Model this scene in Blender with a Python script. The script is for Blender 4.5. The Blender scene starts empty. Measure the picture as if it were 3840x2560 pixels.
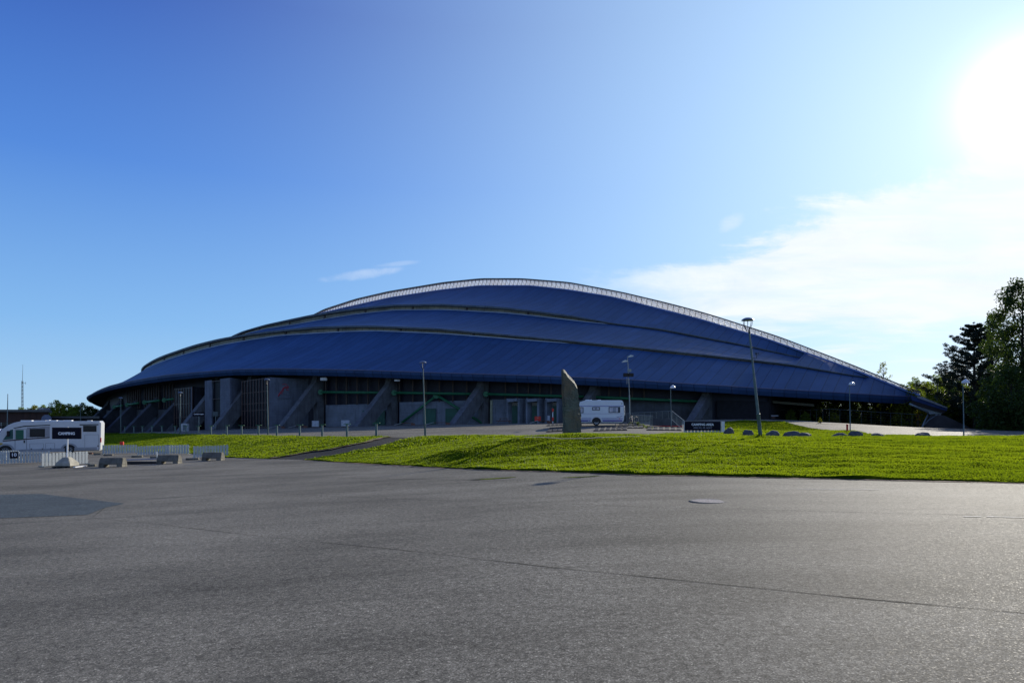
import bpy, bmesh, math, random
import numpy as np
from mathutils import Vector, Matrix
random.seed(7); rng = np.random.default_rng(7)
R = math.radians
S = bpy.context.scene
COL = S.collection
# ------------------------------------------------------------ camera, sky, sun, exposure
F, CX, HY, EYE = 2560.0, 1920.0, 1580.0, 1.6
cd = bpy.data.cameras.new('camera'); cam = bpy.data.objects.new('camera', cd); COL.objects.link(cam)
cam.location = (0, 0, EYE); cam.rotation_euler = (R(90), 0, 0)
cd.lens = 24; cd.sensor_width = 36; cd.shift_y = (HY-1280)/3840; cd.clip_end = 9000; cd.clip_start = .1
S.camera = cam
S.view_settings.view_transform = 'Standard'; S.view_settings.look = 'None'
S.view_settings.exposure = 0.25; S.view_settings.gamma = 1
S.cycles.max_bounces = 6; S.cycles.transparent_max_bounces = 16
SUN_AZ, SUN_EL = R(36.9), R(20.8)
SV = Vector((math.sin(SUN_AZ)*math.cos(SUN_EL), math.cos(SUN_AZ)*math.cos(SUN_EL), math.sin(SUN_EL)))
sl = bpy.data.lights.new('sun', 'SUN'); sl.energy = 5.0; sl.angle = R(.5); sl.color = (1, .93, .80)
sun = bpy.data.objects.new('sun', sl); COL.objects.link(sun)
sun.rotation_euler = SV.to_track_quat('Z', 'Y').to_euler()
W = bpy.data.worlds.new('World'); S.world = W; W.use_nodes = True

class NT:                                                   # tiny node helper
    def __init__(s, nt): s.nt = nt; s.n = nt.nodes; s.l = nt.links
    def new(s, t, **k):
        o = s.n.new(t)
        for a, b in k.items(): setattr(o, a, b)
        return o
    def put(s, sock, v):
        if isinstance(v, bpy.types.NodeSocket): s.l.new(v, sock)
        elif v is not None: sock.default_value = v
    def math(s, op, a, b=None, c=None, clamp=False):
        o = s.new('ShaderNodeMath', operation=op); o.use_clamp = clamp
        s.put(o.inputs[0], a)
        if b is not None: s.put(o.inputs[1], b)
        if c is not None: s.put(o.inputs[2], c)
        return o.outputs[0]
    def mix(s, f, a, b, bt='MIX'):
        o = s.new('ShaderNodeMix', data_type='RGBA', blend_type=bt)
        s.put(o.inputs['Factor'], f); s.put(o.inputs['A'], a); s.put(o.inputs['B'], b)
        return [x for x in o.outputs if x.type == 'RGBA'][0]
    def noise(s, vec, scale, detail=3, rough=.5, dist=0):
        o = s.new('ShaderNodeTexNoise'); s.put(o.inputs['Vector'], vec)
        o.inputs['Scale'].default_value = scale; o.inputs['Detail'].default_value = detail
        o.inputs['Roughness'].default_value = rough; o.inputs['Distortion'].default_value = dist
        return o.outputs[0]
    def ramp(s, f, stops):
        o = s.new('ShaderNodeValToRGB'); s.put(o.inputs[0], f); e = o.color_ramp.elements
        while len(e) < len(stops): e.new(.5)
        for i, (p, c) in enumerate(stops):
            e[i].position = p; e[i].color = (c, c, c, 1) if isinstance(c, (int, float)) else (*c, 1)
        return o.outputs[0]
    def smooth(s, v, a, b, lo=0., hi=1.):
        o = s.new('ShaderNodeMapRange', interpolation_type='SMOOTHSTEP')
        s.put(o.inputs[0], v); o.inputs[1].default_value = a; o.inputs[2].default_value = b
        o.inputs[3].default_value = lo; o.inputs[4].default_value = hi
        return o.outputs[0]
    def mapv(s, v, sc=(1, 1, 1), rot=(0, 0, 0), loc=(0, 0, 0)):
        o = s.new('ShaderNodeMapping'); s.put(o.inputs[0], v)
        o.inputs['Scale'].default_value = sc; o.inputs['Rotation'].default_value = rot; o.inputs['Location'].default_value = loc
        return o.outputs[0]

def build_world():
    N = NT(W.node_tree); bg = N.n['Background']
    sky = N.new('ShaderNodeTexSky', sky_type='NISHITA'); sky.sun_disc = False
    sky.sun_elevation = SUN_EL; sky.sun_rotation = SUN_AZ
    sky.air_density = 1.0; sky.dust_density = .6; sky.ozone_density = 2.2; sky.altitude = 100
    tc = N.new('ShaderNodeTexCoord'); g = tc.outputs['Generated']
    sep = N.new('ShaderNodeSeparateXYZ'); N.l.new(g, sep.inputs[0]); x, y, z = sep.outputs
    hor = N.math('SQRT', N.math('ADD', N.math('MULTIPLY', x, x), N.math('MULTIPLY', y, y))); ev = N.math('DIVIDE', N.math('MAXIMUM', z, 0.), N.math('MAXIMUM', hor, .05))
    rmp = N.new('ShaderNodeValToRGB'); N.put(rmp.inputs[0], N.math('DIVIDE', ev, .8)); e = rmp.color_ramp.elements
    while len(e) < 4: e.new(.5)
    for k, (p, cc) in enumerate(((0., (.40, .66, .93)), (.16, (.22, .49, .90)), (.42, (.075, .25, .76)), (.72, (.022, .095, .49)))): e[k].position = p; e[k].color = (*cc, 1)
    blue = N.mix(1., rmp.outputs[0], (8.4, 8.4, 8.4, 1), 'MULTIPLY')
    dp = N.new('ShaderNodeVectorMath', operation='DOT_PRODUCT'); N.l.new(g, dp.inputs[0]); dp.inputs[1].default_value = SV
    c = N.math('MAXIMUM', dp.outputs['Value'], 0.)
    # forward scattering whitens the air towards the sun
    blue = N.mix(N.math('MULTIPLY', N.math('POWER', c, 4.6), .95), blue, (4.9, 7.4, 10.2, 1))
    blue = N.mix(N.smooth(y, .1, -.5, 0., .35), blue, (3.6, 4.1, 4.8, 1))        # added neutral fill: unseen sky behind the viewer made paler
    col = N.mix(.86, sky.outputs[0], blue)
    glow = N.math('ADD', N.math('MULTIPLY', N.math('POWER', c, 70.), .6), N.math('MULTIPLY', N.math('POWER', c, 800.), 9.))
    col = N.mix(1., col, N.mix(1., (1, 1, 1, 1), glow, 'MULTIPLY'), 'ADD')
    # cirrus: everything is a function of the direction alone
    ys = N.math('MAXIMUM', y, .05); u = N.math('DIVIDE', x, ys); v = N.math('DIVIDE', z, ys)
    cmb = N.new('ShaderNodeCombineXYZ'); N.l.new(u, cmb.inputs[0]); N.l.new(v, cmb.inputs[1]); uv = cmb.outputs[0]
    n1 = N.noise(N.mapv(uv, (1.0, 3.2, 1), (0, 0, R(-14))), 5, 7, .62, .6)
    n2 = N.noise(N.mapv(uv, (1.0, 7, 1), (0, 0, R(-8)), (3, 1, 0)), 6, 6, .6, .3)
    n3 = N.noise(N.mapv(uv, (1, 1.6, 1), (0, 0, R(-20)), (3, 1, 0)), 22, 6, .65, .4)
    wob = N.math('MULTIPLY', N.math('SUBTRACT', n1, .5), .16)
    wob = N.math('ADD', wob, N.math('MULTIPLY', N.math('SUBTRACT', n3, .5), .05))
    top = N.math('MULTIPLY_ADD', u, .345, .160)                              # upper edge of the bank
    dtop = N.math('ADD', N.math('SUBTRACT', top, v), wob)
    m1 = N.smooth(dtop, -.008, .035)
    m1 = N.math('MULTIPLY', m1, N.smooth(N.math('ADD', u, N.math('MULTIPLY', wob, 1.5)), .10, .34))
    m1 = N.math('MULTIPLY', m1, N.smooth(N.math('ADD', v, N.math('MULTIPLY', N.math('SUBTRACT', n2, .5), .13)), .105, .165))
    lowb = N.math('MULTIPLY', N.smooth(n2, .44, .66), N.math('MULTIPLY', N.smooth(v, .03, .10, 0., .7), N.smooth(u, .1, .5)))
    lowb = N.math('MULTIPLY', lowb, N.smooth(v, .13, .2, 1., 0.))
    def puff(u0, v0, su, sv, sl_, k):
        du = N.math('SUBTRACT', u, u0); dv = N.math('SUBTRACT', N.math('SUBTRACT', v, v0), N.math('MULTIPLY', du, sl_))
        r2 = N.math('ADD', N.math('POWER', N.math('DIVIDE', du, su), 2.), N.math('POWER', N.math('DIVIDE', dv, sv), 2.))
        r2 = N.math('ADD', r2, N.math('MULTIPLY', N.math('SUBTRACT', n3, .5), 2.2))
        return N.math('MULTIPLY', N.smooth(r2, -.2, 1.2, 1., 0.), k)
    m = N.math('MAXIMUM', m1, lowb)
    for a in ((-.222, .215, .06, .008, .13, .34), (-.168, .231, .035, .004, .10, .22), (.322, .292, .022, .013, .35, .35),
              (.70, .475, .05, .004, .1, .4)):
        m = N.math('MAXIMUM', m, puff(*a))
    m = N.math('MULTIPLY', m, N.math('GREATER_THAN', y, .1))
    cl = N.mix(n1, (7.0, 7.5, 8.3, 1), (9.2, 9.4, 9.6, 1))
    cl = N.mix(1., cl, N.mix(1., (1, .98, .95, 1), N.math('MULTIPLY', glow, .25), 'MULTIPLY'), 'ADD')
    out = N.mix(N.math('MULTIPLY', m, N.smooth(n2, .3, .62, .62, .92)), col, cl)
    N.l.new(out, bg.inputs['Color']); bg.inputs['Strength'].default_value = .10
build_world()

# ------------------------------------------------------------ helpers
def pbase(name):
    m = bpy.data.materials.new(name); m.use_nodes = True
    N = NT(m.node_tree); return m, N, N.n['Principled BSDF']
def mat(name, col, rough=.6, metal=0., var=.25, scale=3., bump=.0, bscale=30., spec=.5, streak=None, emit=0, aniso=(1, 1, 1)):
    m, N, b = pbase(name); tc = N.new('ShaderNodeTexCoord'); o = tc.outputs['Object']
    n = N.noise(N.mapv(o, aniso), scale, 5, .6)
    dark = tuple(c*(1-var) for c in col)+(1,); lite = tuple(min(1, c*(1+var)) for c in col)+(1,)
    c = N.mix(N.ramp(n, [(.3, 0.), (.7, 1.)]), dark, lite)
    if streak:
        s2 = N.ramp(N.noise(N.mapv(o, (4, 4, .35)), streak[1], 4, .6), [(.52, 0.), (.72, 1.)])
        c = N.mix(N.math('MULTIPLY', s2, streak[2]), c, (*streak[0], 1))
    N.put(b.inputs['Base Color'], c); b.inputs['Roughness'].default_value = rough; b.inputs['Metallic'].default_value = metal
    b.inputs['Specular IOR Level'].default_value = spec
    if bump:
        bp = N.new('ShaderNodeBump'); bp.inputs['Strength'].default_value = bump; bp.inputs['Distance'].default_value = .02
        N.put(bp.inputs['Height'], N.noise(o, bscale, 4, .6)); N.l.new(bp.outputs[0], b.inputs['Normal'])
    return m

def rootmat(o):
    while o.parent: o = o.parent
    return Matrix.Translation(o.location) @ o.rotation_euler.to_matrix().to_4x4()
def tag(o, label=None, cat=None, group=None, kind=None):
    if label: o['label'] = label
    if cat: o['category'] = cat
    if group: o['group'] = group
    if kind: o['kind'] = kind
    return o
def thing(name, label, cat, loc=(0, 0, 0), rz=0., group=None):
    o = bpy.data.objects.new(name, None); COL.objects.link(o); o.empty_display_size = .3
    o.location = loc; o.rotation_euler = (0, 0, rz)
    return tag(o, label, cat, group)
def copytree(o, parent=None):
    c = o.copy(); COL.objects.link(c); c.parent = parent
    for ch in list(o.children): copytree(ch, c)
    return c
class MB:
    def __init__(s): s.v = []; s.f = []; s.mi = []; s.uv = None; s.cur = 0
    def add(s, vs, fs):
        k = len(s.v); s.v += [Vector(v) for v in vs]; s.f += [tuple(i+k for i in f) for f in fs]; s.mi += [s.cur]*len(fs); return s
    def box(s, x0, x1, y0, y1, z0, z1, M=None):
        vs = [Vector((x, y, z)) for z in (z0, z1) for y in (y0, y1) for x in (x0, x1)]
        if M: vs = [M @ v for v in vs]
        return s.add(vs, [(0, 2, 3, 1), (4, 5, 7, 6), (0, 1, 5, 4), (2, 6, 7, 3), (0, 4, 6, 2), (1, 3, 7, 5)])
    def bar(s, a, b, w, h, up=(0, 0, 1)):                     # box beam from a to b
        a = Vector(a); b = Vector(b); d = (b-a).normalized(); u = Vector(up)
        sd = d.cross(u).normalized()*w/2; uu = sd.cross(d).normalized()*h/2
        vs = [p+i*sd+j*uu for p in (a, b) for i, j in ((-1, -1), (1, -1), (1, 1), (-1, 1))]
        return s.add(vs, [(3, 2, 1, 0), (4, 5, 6, 7), (0, 1, 5, 4), (1, 2, 6, 5), (2, 3, 7, 6), (3, 0, 4, 7)])
    def tube(s, pts, r, n=8):
        pts = [Vector(p) for p in pts]; rs = r if isinstance(r, (list, tuple)) else [r]*len(pts)
        k = len(s.v); vs = []
        for i, p in enumerate(pts):
            d = (pts[min(i+1, len(pts)-1)]-pts[max(i-1, 0)]).normalized()
            a = d.cross(Vector((0, 0, 1)))
            if a.length < .05: a = Vector((1, 0, 0))
            a.normalize(); b = d.cross(a)
            vs += [p+rs[i]*(math.cos(t)*a+math.sin(t)*b) for t in [2*math.pi*j/n for j in range(n)]]
        fs = [(i*n+j, i*n+(j+1) % n, (i+1)*n+(j+1) % n, (i+1)*n+j) for i in range(len(pts)-1) for j in range(n)]
        fs += [tuple(range(n))[::-1], tuple((len(pts)-1)*n+j for j in range(n))]
        return s.add(vs, fs)
    def lathe(s, prof, c=(0, 0, 0), n=20, ax='z'):
        vs = []
        for r, z in prof:
            for j in range(n):
                a = 2*math.pi*j/n; p = (r*math.cos(a), r*math.sin(a), z)
                if ax == 'y': p = (p[0], z, p[1])
                vs.append(Vector(c)+Vector(p))
        fs = [(i*n+j, i*n+(j+1) % n, (i+1)*n+(j+1) % n, (i+1)*n+j) for i in range(len(prof)-1) for j in range(n)]
        fs += [tuple(range(n))[::-1], tuple((len(prof)-1)*n+j for j in range(n))]
        return s.add(vs, fs)
    def prism(s, poly, fn0, fn1):                            # poly of 2-D points mapped by two functions
        n = len(poly); vs = [fn0(*p) for p in poly]+[fn1(*p) for p in poly]
        return s.add(vs, [tuple(range(n))[::-1], tuple(range(n, 2*n))]+[(i, (i+1) % n, n+(i+1) % n, n+i) for i in range(n)])
    def build(s, name, m, parent=None, world=False, smooth=False, bevel=0, shift=None):
        me = bpy.data.meshes.new(name); vs = s.v
        if world and parent is not None:
            Mi = rootmat(parent).inverted(); vs = [Mi @ v for v in vs]
        me.from_pydata([tuple(v) for v in vs], [], s.f)
        for mm in (m if isinstance(m, (list, tuple)) else [m]): me.materials.append(mm)
        if any(s.mi): me.polygons.foreach_set('material_index', s.mi)
        if s.uv:
            ul = me.uv_layers.new(name='UVMap')
            for l in me.loops: ul.data[l.index].uv = s.uv[l.vertex_index]
        bm = bmesh.new(); bm.from_mesh(me); bmesh.ops.recalc_face_normals(bm, faces=bm.faces)
        if bevel: 
            bmesh.ops.bevel(bm, geom=[e for e in bm.edges if len(e.link_faces) == 2 and e.calc_face_angle(0) > .6], offset=bevel, segments=2, affect='EDGES', clamp_overlap=True)
        bm.to_mesh(me); bm.free()
        if smooth:
            me.polygons.foreach_set('use_smooth', [True]*len(me.polygons))
            if smooth == 'auto':
                try: me.set_sharp_from_angle(angle=R(38))
                except Exception: pass
        o = bpy.data.objects.new(name, me); COL.objects.link(o)
        if parent is not None: o.parent = parent
        return o
def text_mesh(name, body, size, m, parent, loc, rot=(R(90), 0, 0), extrude=.004, bold=.0, align='CENTER'):
    cu = bpy.data.curves.new(name, 'FONT'); cu.body = body; cu.size = size; cu.extrude = extrude; cu.offset = bold
    cu.align_x = align; cu.align_y = 'CENTER'; cu.resolution_u = 3
    tmp = bpy.data.objects.new('tmp', cu); COL.objects.link(tmp)
    bpy.context.view_layer.update()
    me = bpy.data.meshes.new_from_object(tmp.evaluated_get(bpy.context.evaluated_depsgraph_get()))
    bpy.data.objects.remove(tmp); bpy.data.curves.remove(cu)
    Mx = Matrix.Translation(loc) @ __import__('mathutils').Euler(rot).to_matrix().to_4x4(); me.transform(Mx)
    me.materials.clear(); me.materials.append(m); me.name = name
    o = bpy.data.objects.new(name, me); COL.objects.link(o); o.parent = parent
    return o
def np_mesh(name, V, nper, m, parent=None, cols=None):      # V (N*nper,3): N separate faces
    V = np.asarray(V, dtype=np.float32).reshape(-1, 3); N = len(V)//nper
    me = bpy.data.meshes.new(name); me.vertices.add(len(V)); me.vertices.foreach_set('co', V.ravel())
    me.loops.add(len(V)); me.loops.foreach_set('vertex_index', np.arange(len(V), dtype=np.int32))
    me.polygons.add(N); me.polygons.foreach_set('loop_start', np.arange(0, len(V), nper, dtype=np.int32))
    me.polygons.foreach_set('loop_total', np.full(N, nper, dtype=np.int32))
    if cols is not None:
        a = me.attributes.new('tone', 'FLOAT', 'FACE'); a.data.foreach_set('value', np.asarray(cols, dtype=np.float32))
    me.update(); me.validate(); me.materials.append(m)
    o = bpy.data.objects.new(name, me); COL.objects.link(o)
    if parent is not None: o.parent = parent
    return o

# ------------------------------------------------------------ plan of the hall
PD = np.array([-.8192, .5736]); PN = np.array([-.5736, -.8192]); P0 = np.array([0., 150.])
CUR = dict(eave=(57.5, -81., 149.), s1=(41.5, -71., 140.), s2=(21., -62., 131.), spine=(.01, -81., 150.), )
PR = dict(eave=1.0, s1=.93, s2=.82, spine=.7)
def wof(k, t):
    Wd, a, b = CUR[k]; c = (a+b)/2; L = (b-a)/2
    t = np.asarray(t, float); p = np.where(t > c, .7, PR[k]); return Wd*np.clip(1-((t-c)/L)**2, 0, 1)**p
def plan(t, w): return P0+t*PD+w*PN
def tsolve(px, k='eave', inset=0., side=1):
    a, b = CUR[k][1:]; ts = np.linspace(a+.01, b-.01, 3000); w = wof(k, ts)-inset
    C = P0[None]+ts[:, None]*PD+side*w[:, None]*PN; q = CX+F*C[:, 0]/C[:, 1]; i = int(np.argmin(q))
    qq = q[:i+1][::-1]; return float(np.interp(px, qq, ts[:i+1][::-1])), float(np.interp(px, qq, C[:i+1, 1][::-1]))
def zline(pts, k):
    T = []; Z = []
    for px, py in pts:
        t, Y = tsolve(px, k); T.append(t); Z.append(EYE+(HY-py)/F*Y)
    i = np.argsort(T); T = np.array(T)[i]; Z = np.array(Z)[i]
    a, b = CUR[k][1:]; c = a+b                            # continue unseen far end as the mirror of the near one
    m = (c-T) > T.max()+2
    T2 = (c-T)[m][::-1]; Z2 = np.minimum(Z[m][::-1], Z[-1]); T = np.concatenate([T, T2]); Z = np.concatenate([Z, Z2])
    tt = np.linspace(a, b, 1200); zz = np.interp(tt, T, Z)
    ker = np.hanning(31); ker /= ker.sum(); zs = np.convolve(np.pad(zz, 15, mode='edge'), ker, 'valid')
    return lambda t: float(np.interp(t, tt, zs))
eT = [(319, 1492), (345, 1478), (372, 1463), (415, 1446), (484, 1430), (627, 1406), (760, 1394), (904, 1384), (1047, 1382), (1304, 1386), (1447, 1390), (1580, 1395), (1745, 1400), (1980, 1407), (2104, 1411), (2380, 1424), (2530, 1435), (2860, 1454), (3300, 1479), (3408, 1484)]
eB = [(319, 1503), (376, 1472), (464, 1451), (627, 1427), (760, 1414), (863, 1407), (1047, 1405), (1304, 1411), (1500, 1418), (1580, 1421), (1980, 1434), (2104, 1439), (2380, 1453), (2860, 1482), (3300, 1508), (3427, 1515)]
s1T = [(527, 1388), (555, 1362), (598, 1339), (661, 1316), (734, 1292), (819, 1271), (929, 1252), (1044, 1239), (1189, 1225), (1300, 1222), (1391, 1221), (1632, 1231), (2000, 1264), (2325, 1296), (2727, 1338), (2968, 1366), (3236, 1413)]
s1B = [(538, 1390), (598, 1360), (670, 1335), (827, 1294), (1048, 1258), (1300, 1243), (1406, 1240), (1663, 1251), (2000, 1277), (2134, 1287), (2325, 1306), (2727, 1348), (2968, 1374), (3236, 1417)]
s2T = [(870, 1260), (908, 1243), (993, 1218), (1108, 1193), (1176, 1179), (1280, 1163), (1467, 1143), (1655, 1140), (1867, 1150), (2000, 1165), (2149, 1184), (2306, 1213), (2463, 1230), (2804, 1295), (2900, 1317), (3027, 1345)]
s2B = [(925, 1250), (997, 1233), (1108, 1216), (1326, 1179), (1475, 1163), (1663, 1161), (1890, 1173), (2000, 1184), (2161, 1203), (2306, 1218), (2463, 1237), (2804, 1301), (2900, 1322), (3027, 1348)]
spB = [(1176, 1186), (1284, 1161), (1475, 1119), (1663, 1091), (1808, 1075), (2000, 1075), (2138, 1090), (2306, 1117), (2497, 1165), (2631, 1199), (2784, 1245), (2853, 1263), (3044, 1330), (3255, 1406), (3456, 1488)]
spT = [(1176, 1178), (1226, 1158), (1341, 1121), (1463, 1093), (1670, 1059), (1808, 1045), (1961, 1045), (2138, 1059), (2337, 1096), (2505, 1136), (2616, 1165), (2700, 1190), (2929, 1264), (3190, 1364), (3456, 1473)]
zeT, zeB = zline(eT, 'eave'), zline(eB, 'eave')
z1T, z1B, z2T, z2B = zline(s1T, 's1'), zline(s1B, 's1'), zline(s2T, 's2'), zline(s2B, 's2')
_b, _t = zline(spB, 'spine'), zline(spT, 'spine')
zsB = lambda t: _b(t) if t < 62 else _b(62)-(t-62)*.24
zsT = lambda t: _t(t) if t < 62 else _t(62)-(t-62)*.24
INSET = 4.0

# ------------------------------------------------------------ ground relief
def lotz(X): X = np.asarray(X, float); return np.where(X < 0, -1.6*(1-np.exp(np.minimum(X, 0)/25)), .25*(1-np.exp(-np.maximum(X, 0)/4)))
YLx = np.array([-90, -60, -40, -27, -15.2, -11.5, -5, 0, 4, 8, 15, 30, 80.]); 
def _yl(px, py):
    Y = np.linspace(8, 120, 4000); X = (px-CX)/F*Y; g = EYE+(HY-py)/F*Y-lotz(X); i = np.argmax(g < 0); return X[i], Y[i]
low = [(250, 1683), (400, 1690), (700, 1700), (860, 1716), (1015, 1720), (1140, 1724), (1400, 1740), (1710, 1757), (1950, 1765), (2131, 1770), (2400, 1781), (2627, 1784), (2955, 1792), (3282, 1799), (3840, 1812)]
LOW = np.array([_yl(*p) for p in low]); LOW = LOW[np.argsort(LOW[:, 0])]
def YL(X): return np.interp(X, np.r_[-120, LOW[:, 0], 90], np.r_[LOW[0, 1]+25, LOW[:, 1], LOW[-1, 1]-1])
YUx = np.array([-120, -80, -59, -35.8, -9.9, -6.7, -2, 2.8, 10.7, 25, 60, 120.]); YUy = np.array([130, 115, 103, 78, 50, 50, 41, 33, 29.5, 31, 34, 36.])
def YU(X): return np.interp(X, YUx, YUy)
def P(px, py, Y): return Vector(((px-CX)/F*Y, Y, EYE+(HY-py)/F*Y))
ctl = [(2735, 1628, 37), (2892, 1640, 34), (3010, 1641, 34), (3200, 1639, 34.5), (3463, 1641, 34), (2853, 1646, 29.5), (2145, 1647, 33), (1595, 1641, 53), (1800, 1637, 42), (1411, 1639, 50), (745, 1631, 78), (1005, 1633, 67), (453, 1625, 103), (2200, 1597, 68), (2350, 1612, 55), (2000, 1618, 62), (2000, 1630, 46), (2400, 1630, 42),
       (2630, 1626, 45), (2517, 1601, 72), (3187, 1615, 70), (3613, 1636, 55), (3300, 1638, 36), (3840, 1640, 33), (2750, 1580, 89), (2950, 1577, 92), (2375, 1592, 71), (3050, 1604, 84), (2750, 1617, 78), (2950, 1619, 78), (2850, 1600, 86), (2850, 1630, 48), (3050, 1630, 50), (3250, 1614, 76), (3300, 1596, 96), (3500, 1610, 102), (3840, 1612, 92)]
for px, py in [(470, 1622), (700, 1615), (860, 1608), (1008, 1603), (1200, 1600), (1500, 1592), (1840, 1588), (2100, 1585), (2500, 1582), (2650, 1579), (2900, 1577)]:
    ctl.append((px, py, tsolve(px, 'eave', INSET)[1]))
CP = [tuple(P(*c)) for c in ctl]+[(x, y, .3) for x, y in ((-160, 60), (-160, 160), (0, 260), (160, 200), (160, 60), (-90, 240), (110, 130), (60, 20), (-60, 30))]
CP = np.array(CP)
def _phi(r): return np.where(r > 1e-6, r*r*np.log(np.maximum(r, 1e-6)), 0)
_K = _phi(np.hypot(CP[:, None, 0]-CP[None, :, 0], CP[:, None, 1]-CP[None, :, 1]))+np.eye(len(CP))*1.
_A = np.zeros((len(CP)+3,)*2); _A[:-3, :-3] = _K; _A[:-3, -3] = 1; _A[:-3, -2:] = CP[:, :2]; _A[-3:, :-3] = _A[:-3, -3:].T
_w = np.linalg.solve(_A, np.r_[CP[:, 2], 0, 0, 0])
def Tz(X, Y):
    X = np.asarray(X, float); Y = np.asarray(Y, float); sh = X.shape; X = X.ravel(); Y = Y.ravel(); out = np.empty(len(X))
    for i in range(0, len(X), 20000):
        x = X[i:i+20000]; y = Y[i:i+20000]
        out[i:i+20000] = _phi(np.hypot(x[:, None]-CP[None, :, 0], y[:, None]-CP[None, :, 1])) @ _w[:-3]+_w[-3]+_w[-2]*x+_w[-1]*y
    fd = np.clip((np.hypot(X, Y-100)-140)/120, 0, 1); out = np.clip(out, -1.5, 2.5)*(1-fd)+.2*fd
    return out.reshape(sh)
def H(X, Y):
    X = np.asarray(X, float); Y = np.asarray(Y, float)
    a = YL(X); b = YU(X); s = np.clip((Y-a)/(b-a), 0, 1); s = .6*s*s*(3-2*s)+.4*s
    bump = .50*np.exp(-((X-.5)/5.5)**2-((Y-29.0)/2.6)**2)*np.clip((Y-a)/3, 0, 1)
    return lotz(X)*(1-s)+Tz(X, Y)*s+bump
def h(x, y): return float(H(np.array([x]), np.array([y]))[0])
def gp(px, Y): x = (px-CX)/F*Y; return Vector((x, Y, h(x, Y)))
def hit(px, py, y0=5, y1=130):
    Y = np.linspace(y0, y1, 2500); X = (px-CX)/F*Y; g = EYE+(HY-py)/F*Y-H(X, Y)
    i = int(np.argmax(g < 0)) if (g < 0).any() else int(np.argmin(g)); return Vector((X[i], Y[i], float(H(X[i:i+1], Y[i:i+1])[0])))
def facing(v): return math.atan2(v.x, v.y)*-1              # z turn that squares an object up to the camera

# ------------------------------------------------------------ materials
def m_asphalt(name, base=.075, wet=True, streaks=True):
    m, N, b = pbase(name); tc = N.new('ShaderNodeTexCoord'); o = tc.outputs['Object']
    vor = N.new('ShaderNodeTexVoronoi'); N.put(vor.inputs['Vector'], o); vor.inputs['Scale'].default_value = 105
    sp = N.ramp(vor.outputs['Color'], [(.0, .0), (1., 1.)])
    sep = N.new('ShaderNodeSeparateColor'); N.l.new(vor.outputs['Color'], sep.inputs[0])
    stone = N.ramp(sep.outputs[0], [(.0, .5), (.55, .88), (.9, 1.15), (1., 2.0)])
    fine = N.ramp(N.noise(o, 75, 4, .75), [(.3, .45), (.7, 1.5)])
    big = N.ramp(N.noise(o, .22, 4, .55), [(.32, .72), (.68, 1.2)])
    st = N.ramp(N.noise(N.mapv(o, (.10, .75, 1), (0, 0, R(6))), 1.2, 6, .62, .5), [(.34, .76), (.52, 1.0), (.7, 1.12)])
    stone = N.math('MULTIPLY', stone, N.ramp(N.noise(o, 17, 5, .75), [(.36, .62), (.64, 1.35)]))
    cf = N.math('MULTIPLY', N.math('MULTIPLY', stone, fine), N.math('MULTIPLY', big, st if streaks else 1.))
    # damp brownish spots of their own shape
    damp = N.ramp(N.noise(N.mapv(o, (.14, .5, 1), (0, 0, R(4)), (4, 3, 0)), .9, 5, .6, .8), [(.63, 0.), (.72, 1.)])
    c = N.mix(1., (base, base*.93, base*.75, 1) if base > .15 or base < .06 else (base*.85, base, base*1.02, 1), cf, 'MULTIPLY')
    c = N.mix(N.math('MULTIPLY', damp, .5), c, (base*.28, base*.26, base*.22, 1))
    # thin hairline cracks
    v2 = N.new('ShaderNodeTexVoronoi', feature='DISTANCE_TO_EDGE'); N.put(v2.inputs['Vector'], N.mapv(N.new('ShaderNodeTexCoord').outputs['Object'], (.05, .22, 1), (0, 0, R(5)))); v2.inputs['Scale'].default_value = 1.
    crack = N.math('MULTIPLY', N.smooth(v2.outputs['Distance'], .0, .0015, 1., 0.), .12)
    c = N.mix(crack, c, (.012, .012, .011, 1))
    N.put(b.inputs['Base Color'], c)
    N.put(b.inputs['Roughness'], N.ramp(sep.outputs[1], [(0, .78), (.8, .85), (1., .6)])); b.inputs['Specular IOR Level'].default_value = .07
    bp = N.new('ShaderNodeBump'); bp.inputs['Strength'].default_value = .45; bp.inputs['Distance'].default_value = .004
    N.put(bp.inputs['Height'], N.math('ADD', sep.outputs[2], N.math('MULTIPLY', N.noise(o, 240, 2), .6))); N.l.new(bp.outputs[0], b.inputs['Normal'])
    return m
def m_leaf(name, a, b_, trans=.45, rough=.55):
    m, N, b = pbase(name); at = N.new('ShaderNodeAttribute', attribute_name='tone')
    tc = N.new('ShaderNodeTexCoord'); n = N.noise(tc.outputs['Object'], .55, 3)
    f = N.math('ADD', N.math('MULTIPLY', at.outputs['Fac'], .7), N.math('MULTIPLY', N.math('SUBTRACT', n, .35), .9), clamp=True)
    c = N.mix(f, (*a, 1), (*b_, 1)); N.put(b.inputs['Base Color'], c); b.inputs['Roughness'].default_value = rough
    b.inputs['Specular IOR Level'].default_value = .25
    tr = N.new('ShaderNodeBsdfTranslucent'); N.put(tr.inputs['Color'], N.mix(.45, c, (b_[0]*1.6, b_[1]*1.5, b_[2]*.5, 1)))
    ms = N.new('ShaderNodeMixShader'); ms.inputs[0].default_value = trans
    N.l.new(b.outputs[0], ms.inputs[1]); N.l.new(tr.outputs[0], ms.inputs[2]); N.l.new(ms.outputs[0], N.n['Material Output'].inputs[0])
    return m
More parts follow.
